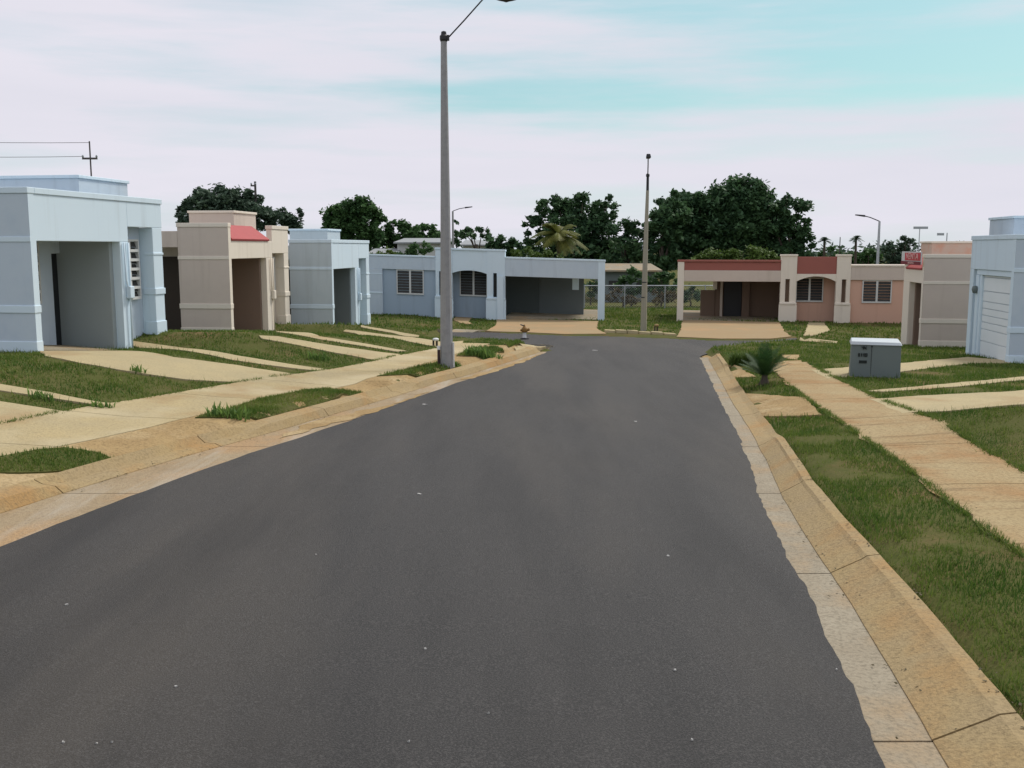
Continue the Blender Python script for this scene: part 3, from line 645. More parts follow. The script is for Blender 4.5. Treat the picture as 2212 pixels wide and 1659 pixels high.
# ------------------------------------------------------------------ street lamps and poles
def lamp_near():
    b = ground_at(965, 793); e = empty('street_lamp', b); tag(e, 'tall tapered grey concrete street lamp on the left verge, nearest the camera', 'street lamp')
    H_ = at_depth(962, 80, b.y).z - b.z
    mb = MB(); mb.tube([(0, 0, -.3), (0, 0, 0), (0, 0, H_ * .5), (0, 0, H_)], [.165, .16, .115, .072], 8); mb.build('pole', M['pole'], e)
    mb = MB(); mb.lathe([(H_ - .10, .085), (H_ - .06, .10), (H_ + .02, .10), (H_ + .05, .07), (H_ + .12, .06), (H_ + .14, .01)], 10); mb.box(.06, .13, -.05, .05, H_ - .08, H_ + .04); mb.build('bracket', M['black'], e)
    k = b.y / F_PX
    p1 = (1048 - 962) * k; z1 = H_ + (80 - 0) * k
    mb = MB(); mb.tube([(.1, 0, H_ - .02), (p1 * .5, 0, H_ + .42 * (z1 - H_)), (p1, 0, z1), (p1 + .2, 0, z1 + .12), (p1 + .34, 0, z1 + .1)], .017, 8); mb.build('arm', M['black'], e, smooth=True)
    cxl = (1092 - 962) * k; zl = z1 - .02
    l = MB(); prof = [(zl - .10, .02), (zl - .07, .10), (zl - .03, .24), (zl, .31), (zl + .03, .30), (zl + .09, .2), (zl + .12, .03)]
    l.lathe(prof, 18, (cxl, 0)); h = l.build('lamp_head', M['black'], e, smooth=True)
    g = MB(); g.lathe([(zl - .02, .12), (zl + .0, .2), (zl + .015, .19)], 16, (cxl, -.12)); g.build('lens', M['cab_lid'], h, smooth=True)
    c = MB(); c.tube([(-.19, -.05, -.2), (-.19, -.05, .44)], .035, 8); c.build('conduit', M['maroon'], e)
    c = MB(); c.tube([(-.19, -.05, .44), (-.19, -.05, .53)], .045, 8); c.build('conduit_cap', M['white'], e)
    c = MB(); c.tube([(.17, -.03, 0), (.165, -.03, .62)], .028, 8); c.build('conduit', M['offwhite'], e)
lamp_near()
def lamp_far():
    b = ground_at(1390, 716); e = empty('street_lamp', b); tag(e, 'weathered concrete street lamp between the two end houses, arm towards the viewer', 'street lamp')
    H_ = at_depth(1393, 378, b.y).z - b.z
    mb = MB(); mb.tube([(0, 0, -.3), (0, 0, 0), (.02, 0, H_ * .5), (.06, 0, H_ - .6)], [.135, .13, .095, .06], 8); mb.build('pole', M['pole_tan'], e)
    mb = MB(); mb.tube([(.06, 0, H_ - .6), (.06, 0, H_ - .02)], [.055, .05], 8); mb.lathe([(H_ - .08, .05), (H_ - .05, .075), (H_ + .03, .07), (H_ + .06, .03)], 10, (.06, 0)); mb.build('bracket', M['black'], e)
    mb = MB(); mb.tube([(.06, 0, H_), (-.03, -.7, H_ + .35), (-.14, -1.5, H_ + .55)], .022, 8); mb.build('arm', M['black'], e)
    mb = MB(); mb.hexa([(-.29, -2.0, H_ + .5), (-.09, -2.0, H_ + .5), (-.05, -1.4, H_ + .5), (-.21, -1.4, H_ + .5)], [(-.26, -1.95, H_ + .64), (-.12, -1.95, H_ + .64), (-.08, -1.45, H_ + .66), (-.18, -1.45, H_ + .66)]); mb.build('lamp_head', M['black'], e, .02)
    for z in (1.35, 1.95):
        mb = MB(); mb.lathe([(z, .118), (z + .04, .118)], 8); mb.build('strap', M['black'], e)
lamp_far()
def lamp_distant(px, ptop, d, label, arm_px):
    p = at_depth(px, ptop, d); zb = Zs(p.x, d); e = empty('street_lamp', (p.x, d, zb)); tag(e, label, 'street lamp', 'distant street lamps behind the houses'); H_ = p.z - zb
    mb = MB(); mb.tube([(0, 0, -.3), (0, 0, H_ * .4), (0, 0, H_)], [.12, .10, .065], 8); mb.build('pole', M['steel'] if arm_px < 0 else M['pole'], e)
    k = d / F_PX
    q = [(0, 0, H_)] + [(x * k, 0, H_ + z * k) for x, z in ([(-20, 8), (-32, 11)] if arm_px < 0 else [(14, 5), (26, 7)])]
    mb = MB(); mb.tube(q, .03, 6); mb.build('arm', M['black'], e)
    s = -1 if arm_px < 0 else 1; x0, z0 = q[-1][0], q[-1][2]
    mb = MB(); mb.hexa([(x0, -.1, z0 - .05), (x0 + s * .55, -.1, z0 + .04), (x0 + s * .55, .1, z0 + .04), (x0, .1, z0 - .05)], [(x0, -.08, z0 + .06), (x0 + s * .55, -.06, z0 + .1), (x0 + s * .55, .06, z0 + .1), (x0, .08, z0 + .06)]); mb.build('lamp_head', M['black'], e)
lamp_distant(1900, 478, 60, 'distant street lamp with arm to the left above the salmon house', -1)
lamp_distant(978, 456, 75, 'distant street lamp with arm to the right, half hidden by the near pole', 1)
def utility(px, ptop, d, label, arm, w=.16, pm=None):
    p = at_depth(px, ptop, d); zb = Zs(p.x, d); e = empty('utility_pole', (p.x, d, zb)); tag(e, label, 'utility pole'); H_ = p.z - zb; k = d / F_PX
    mb = MB(); mb.tube([(0, 0, -.3), (0, 0, H_)], [w * 1.3 / 2, w / 2], 8); mb.build('pole', pm or M['wood_pole'], e)
    x0, x1, dz = arm; za = H_ - dz * k
    mb = MB(); mb.box(x0 * k, x1 * k, -w / 2 - .08, -w / 2, za - .07, za + .07)
    mb.build('crossarm', pm or M['wood_pole'], e)
    if pm: return e
    ins = MB()
    for xx in (x0 + 1.5, x1 - 1.5): ins.lathe([(za + .07, .05), (za + .15, .09), (za + .25, .06)], 8, (xx * k, -w / 2 - .04))
    ins.build('insulator', M['steel'], e)
    return e, za + zb + .2, k, p
e1, zi, k1, p1 = utility(193, 305, 75, 'dark wooden utility pole with crossarm rising behind the near left blue house', (-16, 16, 36), .11)
utility(551, 392, 92, 'slim utility pole in front of the tree behind the left beige house', (-9, 3, 9), .2)
utility(1987, 491, 58, 'thin pole with a wide crossarm behind the right-hand beige house', (-14, 16, 1), .05, M['steel'])
utility(2046, 503, 58, 'short thin pole over the roof box of the right-hand beige house', (-22, -8, 3), .06, M['steel'])
def wire(name, label, pts):
    mb = MB(); mb.tube(pts, .018, 5); tag(mb.build(name, M['wood_pole']), label, 'wire', 'overhead wires at the upper left')
def sagged(a, b, s): return [a.lerp(b, t) - Vector((0, 0, s * 4 * t * (1 - t))) for t in np.linspace(0, 1, 12)]
wire('overhead_wire', 'lower overhead wire running left from the crossarm of the wooden pole', sagged(Vector((p1.x - 13 * k1, 74.9, zi - .05)), Vector((p1.x - 32, 76, zi + .9)), .35))
wire('overhead_wire', 'upper faint overhead wire running left from the top of the wooden pole', sagged(Vector((p1.x, 75, p1.z - .1)), Vector((p1.x - 32, 76, p1.z + 1.1)), .35))

# ------------------------------------------------------------------ cabinet, hydrant, posts
def cabinet():
    b = ground_at(1835, 815); c = ground_at(1931, 814); w = (c - b).length; k = b.y / F_PX; h = 80 * k
    ang = -R(17)
    e = empty('utility_cabinet', (b.x, b.y, min(b.z, c.z) + .02), ang); tag(e, 'grey-green electrical cabinet with a pale lid on the right lawn', 'utility cabinet')
    mb = MB(); mb.hexa([(0, 0, 0), (w, 0, 0), (w, .75, 0), (0, .75, 0)], [(.015, .02, h - .1), (w - .01, .02, h - .1), (w - .02, .73, h - .1), (.02, .73, h - .1)]); body = mb.build('body', M['cab'], e, .012)
    mb = MB(); mb.hexa([(-.015, -.015, h - .098), (w + .015, -.015, h - .098), (w + .015, .77, h - .098), (-.015, .77, h - .098)], [(.01, .03, h - .02), (w - .02, .05, h - .03), (w - .04, .7, h), (.02, .7, h)]); mb.build('lid', M['cab_lid'], e, .015)
    mb = MB(); mb.box(w * .41, w * .417, .001, .012, .02, h - .1); mb.build('seam', M['black'], e)
    mb = MB(); mb.lathe([(h - .145, .014), (h - .115, .014)], 8, (w * .415, -.004)); mb.build('latch', M['black'], e)
    sx = w / 1660.; 
    def dec(x0, x1, z0, z1): 
        return (x0 - 200) * sx, (x1 - 200) * sx, h * (1 - (z1 - 180) / 1330), h * (1 - (z0 - 180) / 1330)
    a = dec(545, 735, 365, 510); mb = MB()   # emblem
    cx_, cz_ = (a[0] + a[1]) / 2, (a[2] + a[3]) / 2; s_ = (a[1] - a[0]) / 2
    mb.prism([(cx_ - s_, cz_ + s_ * .5), (cx_ - s_ * .4, cz_ + .1 * s_), (cx_ - s_ * .1, cz_ + s_ * .7), (cx_ + s_ * .4, cz_), (cx_ + s_ * .9, cz_ + s_ * .8), (cx_ + s_ * .7, cz_ - .1 * s_), (cx_ + s_, cz_ - s_ * .7), (cx_, cz_ - s_ * .3), (cx_ - .2 * s_, cz_ - s_ * .75)], 1, -.006, .018)
    mb.build('emblem', M['sticker'], e)
    a = dec(455, 755, 640, 765); mb = MB(); ww = (a[1] - a[0])
    for f0, f1, l0, l1 in ((0, .17, 0, 1), (.30, .42, .05, .98), (.54, .6, .08, .98), (.66, 1.0, .0, .22), (.66, .72, .22, .98), (.78, .84, .3, .9), (.92, 1.0, .22, .98), (.66, .98, .85, 1.0)):
        mb.box(a[0] + ww * f0, a[0] + ww * f1, -.006, .018, a[2] + (a[3] - a[2]) * l0, a[2] + (a[3] - a[2]) * l1)
    mb.build('lettering', M['sticker'], e)
    a = dec(490, 745, 900, 1000); mb = MB(); mb.box(a[0], a[1], -.006, .02, a[2], a[3]); mb.build('nameplate', M['sticker'], e, .003)
    p = MB(); p.box(-.12, w + .05, -.03, .85, -.25, -.002); p.build('pad', M['path'], e, .02)
cabinet()
def hydrant():
    b = ground_at(1133, 736); e = empty('fire_hydrant', b - Vector((0, 0, .02))); tag(e, 'ochre and white fire hydrant on the grassy corner of the side street', 'fire hydrant'); s = 36 * b.y / F_PX / .62
    def Lp(p): return [(z * s, r * s) for z, r in p]
    m = MB(); m.lathe(Lp([(-.1, .1), (.0, .1), (.04, .15), (.12, .16), (.13, .08)]), 12); m.build('flange', M['black'], e)
    m = MB(); m.lathe(Lp([(.13, .08), (.15, .078), (.31, .07), (.33, .085)]), 14); m.build('barrel', M['white'], e, smooth=True)
    m = MB(); m.lathe(Lp([(.33, .09), (.36, .115), (.46, .12), (.5, .09), (.55, .05), (.57, .03), (.62, .028), (.625, .002)]), 14); hd = m.build('bonnet', M['yellow'], e, smooth=True)
    m = MB(); m.tube([(.1 * s, 0, .42 * s), (.19 * s, 0, .45 * s)], .05 * s, 10); m.tube([(-.1 * s, 0, .41 * s), (-.16 * s, 0, .41 * s)], .04 * s, 10); m.build('outlet', M['yellow'], e)
    m = MB(); m.tube([(-.02 * s, -.03, .58 * s), (-.15 * s, -.06, .63 * s)], .022 * s, 8); m.build('chain_cap', M['black'], e)
hydrant()
def post(px, py, h_px, label, capm, bodym, name='marker_post'):
    b = ground_at(px, py); k = b.y / F_PX; h = h_px * k; e = empty(name, b); tag(e, label, 'post')
    m = MB(); m.tube([(-.05, 0, -.1), (-.05, 0, h * .75)], .03, 8); m.tube([(.05, 0, -.1), (.05, 0, h * .7)], .035, 8); m.build('stake', bodym, e)
    m = MB(); m.lathe([(h * .68, .04), (h * .72, .09), (h * .9, .1), (h, .05)], 10, (.02, 0)); m.build('head', capm, e, smooth=True)
post(940, 749, 19, 'short wooden marker post with a white head left of the near lamp', M['white'], M['bark'])
post(1417, 717, 17, 'small brown marker post on the kerb beside the far lamp', M['dust'], M['bark'])

# ------------------------------------------------------------------ chain-link fence
def fence():
    y = 62.0; x0, x1 = 2.0, 17.0; e = empty('chain_link_fence', (x0, y, -1.24)); tag(e, 'chain-link fence with a grey top rail behind the two end houses', 'fence'); W_ = x1 - x0; H_ = 1.5
    m = MB(); m.tube([(0, 0, H_), (W_, 0, H_)], .035, 8); m.build('rail', M['steel'], e)
    for k in range(7):
        m = MB(); m.tube([(k * 2.5, 0, -.2), (k * 2.5, 0, H_ + .05)], .035, 8); m.build('post', M['steel'], e)
    m = MB(); s = .16
    for k in range(int((W_ + H_) / s)):
        for sg in (1, -1):
            xa = k * s - H_; a_, b_ = (xa, 0.0), (xa + H_, H_)
            if a_[0] < 0: a_ = (0.0, -xa)
            if b_[0] > W_: b_ = (W_, H_ - (xa + H_ - W_))
            if sg < 0: a_, b_ = (W_ - a_[0], a_[1]), (W_ - b_[0], b_[1])
            if abs(a_[0] - b_[0]) > .02: m.tube([(a_[0], .01, a_[1]), (b_[0], .01, b_[1])], .004, 3, False)
    m.build('wire_mesh', M['steel'], e)
fence()

# ------------------------------------------------------------------ trees
def leaves(lobes, n_per_m2, size, seed, flat=.5, stray=.12):
    """lobes: (cx,cy,cz,rx,ry,rz). Leaf clusters spread in sub-clumps over each lobe."""
    rg = np.random.default_rng(seed); C_, T_ = [], []
    for (cx, cy, cz, rx, ry, rz) in lobes:
        area = 4 * math.pi * ((rx * ry + rx * rz + ry * rz) / 3); K = max(8, int(area / 1.3)); n = int(area * n_per_m2)
        d = rg.normal(size=(K, 3)); d /= np.linalg.norm(d, axis=1)[:, None]; rad = rg.uniform(.25, .97, K) ** .6
        cl = d * rad[:, None] * np.array([rx, ry, rz]); cr = rg.uniform(.16, .30, K) * (rx * ry * rz) ** (1 / 3) + .12
        tone = rg.uniform(0, 1, K)
        k = rg.integers(0, K, n); o = rg.normal(size=(n, 3)); o /= np.linalg.norm(o, axis=1)[:, None]; o *= (rg.uniform(0, 1, n) ** .45)[:, None] * cr[k][:, None]
        st = rg.uniform(0, 1, n) < stray; o[st] *= 1.5
        o[:, 2] *= .8
        C_.append(cl[k] + o + np.array([cx, cy, cz])); T_.append(np.clip(tone[k] * .6 + rg.uniform(0, .5, n), 0, 1))
    P = np.concatenate(C_); T = np.concatenate(T_); n = len(P)
    nrm = rg.normal(size=(n, 3)); nrm[:, 2] = np.abs(nrm[:, 2]) + flat; nrm /= np.linalg.norm(nrm, axis=1)[:, None]
    t = np.cross(nrm, rg.normal(size=(n, 3))); t /= np.linalg.norm(t, axis=1)[:, None]; b = np.cross(nrm, t)
    s = size * rg.uniform(.6, 1.3, n)[:, None]
    q = np.stack([P - t * s, P - b * s * .55 + t * s * .1, P + t * s, P + b * s * .55 - t * s * .1], 1).reshape(-1, 3)
    return q, T
def tree(name, label, cat, d, lobes_px, mleaf, base_px=None, dens=16, size=.24, seed=1, group=None, trunk=.22, limbs=4, ydepth=.8):
    """lobes_px: (px, py, rx_px, ry_px [, dy m]) measured on the photograph, placed at distance d"""
    k = d / F_PX; lw = []
    for l in lobes_px:
        p = at_depth(l[0], l[1], d); dy = l[4] if len(l) > 4 else 0
        lw.append((p.x, d + dy, p.z, l[2] * k, max(l[2] * k * ydepth, .3), l[3] * k))
    bx = at_depth(base_px, 535, d).x if base_px else sum(l[0] * l[3] for l in lw) / sum(l[3] for l in lw); zb = Zs(bx, d)
    e = empty(name, (bx, d, zb)); tag(e, label, cat, group)
    loc = [(l[0] - bx, l[1] - d, l[2] - zb, l[3], l[4], l[5]) for l in lw]
    q, T = leaves(loc, dens * 3.4, size * .86, seed); np_mesh('crown', q, 4, mleaf, T, e)
    m = MB(); rr_ = random.Random(seed); zc = min(l[2] - l[5] * .2 for l in loc)
    top = max(zc, .6)
    if trunk:
        m.tube([(0, 0, -.3), (.05, 0, top * .4), (rr_.uniform(-.15, .15), 0, top * .85)], [trunk * 1.35, trunk, trunk * .75], 8)
        for l in (loc * limbs)[:max(limbs, len(loc))]:
            ex = (l[0] + rr_.uniform(-.5, .5) * l[3], l[1] + rr_.uniform(-.5, .5) * l[4], l[2] + rr_.uniform(-.1, .5) * l[5])
            st = (0, 0, top * rr_.uniform(.5, .85)); mid = tuple(st[i] * .45 + ex[i] * .55 + (0, 0, .25)[i] for i in range(3))
            m.tube([st, mid, ex], [trunk * .5, trunk * .3, trunk * .08], 6)
        m.build('trunk', M['bark'], e, smooth=True)
    return e
GT = 'broadleaf trees behind the houses'
tree('broadleaf_tree', 'huge dark spreading tree behind the salmon house, tallest crown in view', 'tree', 86,
     [(1585, 440, 80, 50), (1520, 462, 62, 45), (1640, 470, 62, 48), (1560, 510, 95, 48), (1470, 505, 50, 55), (1650, 530, 60, 40), (1490, 545, 60, 35), (1480, 450, 50, 36), (1610, 425, 60, 36)], M['leaf_dark'], 1570, 26, .26, 21, GT, .45, 9)
tree('broadleaf_tree', 'rounded dark tree touching the right flank of the huge tree', 'tree', 84,
     [(1708, 462, 44, 38), (1718, 510, 40, 40), (1690, 545, 40, 30), (1735, 530, 24, 36), (1680, 480, 36, 40)], M['leaf_dark'], 1712, 20, .24, 22, GT, .3)
tree('broadleaf_tree', 'dark tree directly right of the far concrete lamp', 'tree', 82,
     [(1450, 455, 45, 36), (1430, 500, 42, 48), (1425, 545, 40, 40)], M['leaf_dark'], 1432, 22, .24, 23, GT, .28)
tree('broadleaf_tree', 'ragged open-crowned dark tree behind the carport of the blue end house', 'tree', 88,
     [(1190, 446, 38, 24), (1250, 450, 44, 32), (1308, 452, 32, 30), (1235, 500, 72, 48), (1290, 505, 50, 46), (1150, 480, 32, 16), (1165, 515, 30, 28), (1240, 550, 85, 38), (1315, 540, 40, 34)], M['leaf_dark'], 1240, 15, .25, 24, GT, .3, 9)
tree('broadleaf_tree', 'low dark loose tree between the ragged tree and the far lamp', 'tree', 84,
     [(1345, 500, 38, 28), (1378, 510, 32, 32), (1352, 548, 52, 38)], M['leaf_dark'], 1350, 13, .23, 25, GT, .2)
tree('broadleaf_tree', 'broad flat-topped tree behind the roof of the left beige house', 'tree', 92,
     [(480, 432, 72, 26), (425, 440, 32, 24), (535, 442, 46, 26), (490, 465, 95, 36), (402, 470, 28, 24), (570, 470, 36, 28)], M['leaf_far'], 485, 17, .24, 26, GT, .3, 7)
tree('broadleaf_tree', 'gappy tree right of the broad tree behind the left beige house', 'tree', 96,
     [(600, 460, 30, 20), (632, 462, 22, 20), (612, 488, 38, 28)], M['leaf_far'], 612, 11, .24, 27, GT, .2)
tree('broadleaf_tree', 'domed bright green tree behind the grey-blue house', 'tree', 98,
     [(762, 465, 56, 42), (735, 480, 40, 38), (795, 482, 36, 38), (765, 512, 62, 36)], M['leaf_mid'], 765, 22, .26, 28, GT, .35, 7)
tree('broadleaf_tree', 'mid green tree sloping down right of the domed tree', 'tree', 102,
     [(855, 498, 32, 26), (830, 515, 34, 30), (880, 510, 30, 26)], M['leaf_mid'], 855, 16, .26, 29, GT, .25)
tree('broadleaf_tree', 'low green tree ending behind the near lamp pole', 'tree', 104,
     [(918, 505, 28, 20), (945, 512, 26, 20), (915, 525, 40, 20)], M['leaf_mid'], 925, 15, .26, 30, GT, .2)
tree('broadleaf_tree', 'small dark tree with bare stem right of the near pole', 'tree', 86,
     [(1022, 502, 26, 10), (1048, 506, 18, 12), (1000, 505, 16, 9)], M['leaf_dark'], 1032, 12, .22, 31, GT, .18)
tree('broadleaf_tree', 'round dark tree over the roof box of the blue end house', 'tree', 84,
     [(1090, 525, 30, 20), (1065, 520, 22, 16), (1110, 540, 28, 20), (1085, 545, 40, 16)], M['leaf_dark'], 1085, 16, .22, 32, GT, .2)
m_ = at_depth(986, 535, 80); zb = Zs(m_.x, 80); e = empty('cypress', (m_.x, 80, zb)); tag(e, 'thin dark columnar cypress just right of the near lamp pole', 'tree')
hh = at_depth(986, 467, 80).z - zb
q, T = leaves([(0, 0, hh * .30, .34, .34, hh * .3), (0, 0, hh * .58, .28, .28, hh * .28), (0, 0, hh * .82, .13, .13, hh * .18)], 60, .15, 33, .2, .02); np_mesh('crown', q, 4, M['leaf_dark'], T, e)
mb = MB(); mb.tube([(0, 0, -.2), (0, 0, hh * .7)], [.12, .04], 6); mb.build('trunk', M['bark'], e)
# treeline and taller trees on the right, behind the salmon house
for i, (lob, lab, dd) in enumerate([
    ([(1790, 552, 26, 22), (1815, 560, 22, 18)], 'low green tree right behind the salmon parapet, leftmost of the right treeline', 100),
    ([(1850, 556, 26, 20), (1830, 565, 20, 16)], 'low green tree left of the distant lamp on the right', 104),
    ([(1885, 552, 24, 20), (1868, 566, 20, 14)], 'low green tree right behind the distant lamp on the right', 100),
    ([(1925, 545, 26, 28), (1940, 560, 22, 18)], 'hazy blue-green tree right of the distant lamp', 110)]):
    tree('broadleaf_tree', lab, 'tree', dd, lob, M['leaf_mid'] if i < 3 else M['leaf_far'], None, 14, .24, 40 + i, 'low trees of the right treeline', .18)
def palm(px, top, base, d, r_px, label, mleaf, n=16, droop=1.0, seed=0, name='palm_tree', trunk_m=None, tr=.14):
    k = d / F_PX; p = at_depth(px, top, d); zb = Zs(p.x, d) if base is None else base; e = empty(name, (p.x, d, zb)); tag(e, label, 'palm tree' if name == 'palm_tree' else 'palm'); H_ = p.z - zb
    rr_ = random.Random(seed); m = MB(); m.tube([(0, 0, -.2), (.05, 0, H_ * .5), (0, 0, H_)], [tr * 1.3, tr, tr * .8], 8); m.build('trunk', trunk_m or M['bark'], e)
    Q, T = [], []; r = r_px * k
    for i in range(n):
        a = i * 2.399 + rr_.uniform(-.2, .2); el = rr_.uniform(-.2, 1.25); L_ = r * rr_.uniform(.8, 1.15); pts = []
        for j in range(9):
            t = j / 8; h = math.cos(el) * L_ * t; z = math.sin(el) * L_ * t - droop * .55 * L_ * t * t
            pts.append(Vector((math.cos(a) * h, math.sin(a) * h, H_ + z)))
        sd = Vector((-math.sin(a), math.cos(a), 0)); tn = rr_.random()
        for j in range(8):
            for q_ in range(3):
                c = pts[j].lerp(pts[j + 1], q_ / 3); t = (j + q_ / 3) / 8; ll = L_ * .34 * (math.sin(math.pi * min(1, t * .85 + .12))) + .02
                dv = (pts[j + 1] - pts[j]).normalized()
                for s_ in (-1, 1):
                    tip = c + (sd * s_ * .75 + dv * .65 - Vector((0, 0, .35 * droop))).normalized() * ll; w_ = dv * (L_ * .022)
                    Q += [c - w_, c + w_, tip + w_ * .2, tip - w_ * .2]; T.append(min(1, tn * .7 + rr_.random() * .4))
    np_mesh('crown', np.array([tuple(v) for v in Q]), 4, mleaf, np.array(T), e); return e
palm(1206, 508, None, 76, 62, 'yellowish drooping palm in front of the ragged tree behind the blue end house', M['leaf_palm'], 34, 1.0, 3)
palm(1781, 520, None, 98, 17, 'small dark palm left of the bare mast over the salmon house', M['leaf_far'], 22, .9, 4)
palm(1849, 516, None, 98, 17, 'small dark palm just left of the distant right lamp', M['leaf_far'], 22, .9, 5)
tree('slender_tree', 'narrow tall hazy tree right of the distant lamp, before the beige house', 'tree', 106, [(1956, 515, 13, 14), (1952, 540, 14, 22), (1968, 525, 9, 10)], M['leaf_far'], 1955, 14, .22, 51, None, .16)
m_ = at_depth(1815, 512, 96); zb = Zs(m_.x, 96); mb = MB(); mb.tube([(m_.x, 96, zb), (m_.x, 96, m_.z)], [.07, .04], 6); tag(mb.build('mast', M['wood_pole']), 'bare thin mast between the two small dark palms', 'mast')
# shrubs
GS = 'shrubs around the end houses'
for i, (lob, lab, dd, mm, de, sz) in enumerate([
    ([(1560, 556, 50, 16), (1620, 553, 55, 18), (1670, 560, 40, 14), (1520, 562, 30, 12)], 'long bright green hedge just above the red parapet of the salmon house', 66, M['leaf_light'], 26, .16),
    ([(905, 540, 28, 18), (880, 548, 22, 12)], 'rounded green shrub showing over the left wing of the blue end house', 66, M['leaf_mid'], 26, .14),
    ([(838, 550, 30, 10), (812, 553, 20, 8)], 'low olive shrub over the roofline left of the rounded shrub', 68, M['leaf_light'], 20, .14),
    ([(1365, 600, 26, 20), (1345, 610, 18, 18), (1375, 625, 26, 20)], 'dark leafy shrub left of the far lamp behind the fence', 66, M['leaf_mid'], 26, .15),
    ([(1425, 602, 30, 20), (1450, 612, 22, 22), (1415, 625, 28, 20)], 'dark leafy shrub right of the far lamp behind the fence', 66, M['leaf_mid'], 26, .15),
    ([(1330, 640, 22, 14), (1360, 646, 22, 10)], 'dry brown scrub at the fence beside the blue carport', 64, M['leaf_dry'], 18, .13),
    ([(1425, 642, 30, 12), (1450, 640, 20, 14)], 'dry brown scrub at the fence beside the salmon carport', 64, M['leaf_dry'], 18, .13),
    ([(1500, 630, 24, 20), (1480, 640, 18, 16)], 'dark shrub seen through the salmon carport', 66, M['leaf_dark'], 20, .14),
    ([(1275, 625, 24, 22)], 'dark shrub seen through the open end of the blue carport', 68, M['leaf_dark'], 20, .14),
    ([(1130, 552, 40, 12), (1180, 556, 34, 12)], 'olive bushes peeking over the carport roof of the blue end house', 68, M['leaf_light'], 18, .15)]):
    tree('shrub', lab, 'shrub', dd, lob, mm, None, de, sz, 60 + i, GS, .05, 3)
# far-off wood closing the view
rg = np.random.default_rng(5); lob = []
for x in np.arange(-190, 200, 7.5): lob.append((x + rg.uniform(-3, 3), 190 + rg.uniform(-12, 12), -1.0 + rg.uniform(0, .8), 6.5, 5, 3.2 + rg.uniform(0, 1.2)))
q, T = leaves(lob, 2.2, .6, 77); o = np_mesh('distant_wood', q, 4, M['leaf_far'], T); tag(o, 'far-off band of hazy trees along the horizon', 'wood', kind='stuff')

# far buildings
def far_building(name, label, px0, px1, ptop, pbot, d, wall, roof, depth=6, door=True):
    a = at_depth(px0, ptop, d); b = at_depth(px1, ptop, d); zb = Zs(a.x, d); e = empty(name, (a.x, d, zb)); tag(e, label, 'building'); w = b.x - a.x; h = a.z - zb
    m = MB(); m.box(0, w, 0, depth, -.5, h - .3); m.build('wall', wall, e)
    m = MB(); m.hexa([(-.3, -.5, h - .3), (w + .3, -.5, h - .3), (w + .3, depth + .3, h - .3), (-.3, depth + .3, h - .3)], [(-.3, -.5, h - .18), (w + .3, -.5, h - .18), (w, depth * .6, h + .25), (0, depth * .6, h + .25)]); m.build('roof', roof, e)
    n = max(2, int(w / 3))
    for i in range(n):
        x = w * (i + .5) / n; m = MB(); m.box(x - .5, x + .5, -.04, .02, h * .35, h * .62); m.build('window', M['glass'], e)
far_building('warehouse', 'long grey shed with a pale metal roof left of the near lamp pole', 858, 966, 519, 560, 92, M['offwhite'], M['roof_grey'], 10)
far_building('outbuilding', 'low grey wall building in front of the domed tree', 800, 856, 543, 560, 90, M['gutter'], M['roof_grey'], 5)
far_building('bungalow', 'pale bungalow half hidden by dark trees right of the cypress', 1000, 1062, 524, 560, 92, M['offwhite'], M['roof_grey'], 7)
far_building('cottage', 'cottage with a pale low roof between the end houses', 1300, 1420, 578, 650, 74, M['cab'], M['gutter'], 6)

# ------------------------------------------------------------------ small plants on the lawns
def weed(name, px, py, w_px, h_px, label, n, mm, seed, wide=.012):
    b = ground_at(px, py); k = b.y / F_PX; W_ = w_px * k / 2; H_ = h_px * k; rg = np.random.default_rng(seed); Q = []; T = []
    for i in range(n):
        x, y = rg.uniform(-.75, .75) * W_, rg.uniform(-.35, .35) * W_; z0 = Zs(b.x + x, b.y + y) - b.z; L_ = H_ * rg.uniform(.45, 1.1); a = rg.uniform(0, 6.28); ln = rg.uniform(.15, .7) * L_
        w_ = wide * rg.uniform(.7, 1.4); s_ = np.array([math.cos(a + 1.57), math.sin(a + 1.57), 0]) * w_; d_ = np.array([math.cos(a), math.sin(a), 0])
        p0 = np.array([x, y, z0 - .02]); p1_ = p0 + d_ * ln * .35 + [0, 0, L_ * .6]; p2 = p0 + d_ * ln + [0, 0, L_ * .9]
        Q += [p0 - s_, p0 + s_, p1_ + s_ * .9, p1_ - s_ * .9, p1_ - s_ * .9, p1_ + s_ * .9, p2 + s_ * .1, p2 - s_ * .1]; t = rg.uniform(0, 1); T += [t, t]
    o = np_mesh(name, np.array(Q), 4, mm, np.array(T)); o.location = b; tag(o, label, 'plant')
for i, a in enumerate([
    ('weed', 297, 806, 46, 26, 'spiky weed on the lawn beside the near left driveway', 30, M['leaf_weed']),
    ('weed', 88, 862, 70, 28, 'dark weed clump on the narrow path at the left edge', 40, M['leaf_weed']),
    ('weed', 222, 884, 60, 26, 'leafy weed where the narrow path meets the left sidewalk', 50, M['leaf_weed']),
    ('weed', 495, 905, 110, 40, 'broad-leaved weed clump at the corner of the left verge grass', 80, M['leaf_weed']),
    ('weed', 690, 778, 60, 24, 'bushy weed on the lawn beside the second left driveway', 80, M['leaf_weed']),
    ('weed', 1045, 772, 105, 30, 'wide leafy weed patch on the verge right of the near lamp', 240, M['leaf_weed']),
    ('weed', 990, 795, 40, 16, 'tuft of tall grass at the foot of the near lamp', 60, M['leaf_weed'])]):
    weed(*a, 100 + i, wide=.02 if i in (3, 5) else .013)
weed('tall_grass', 1612, 786, 92, 30, 'overgrown grass patch at the far end of the right kerb', 900, M['leaf_light'], 140, .010)
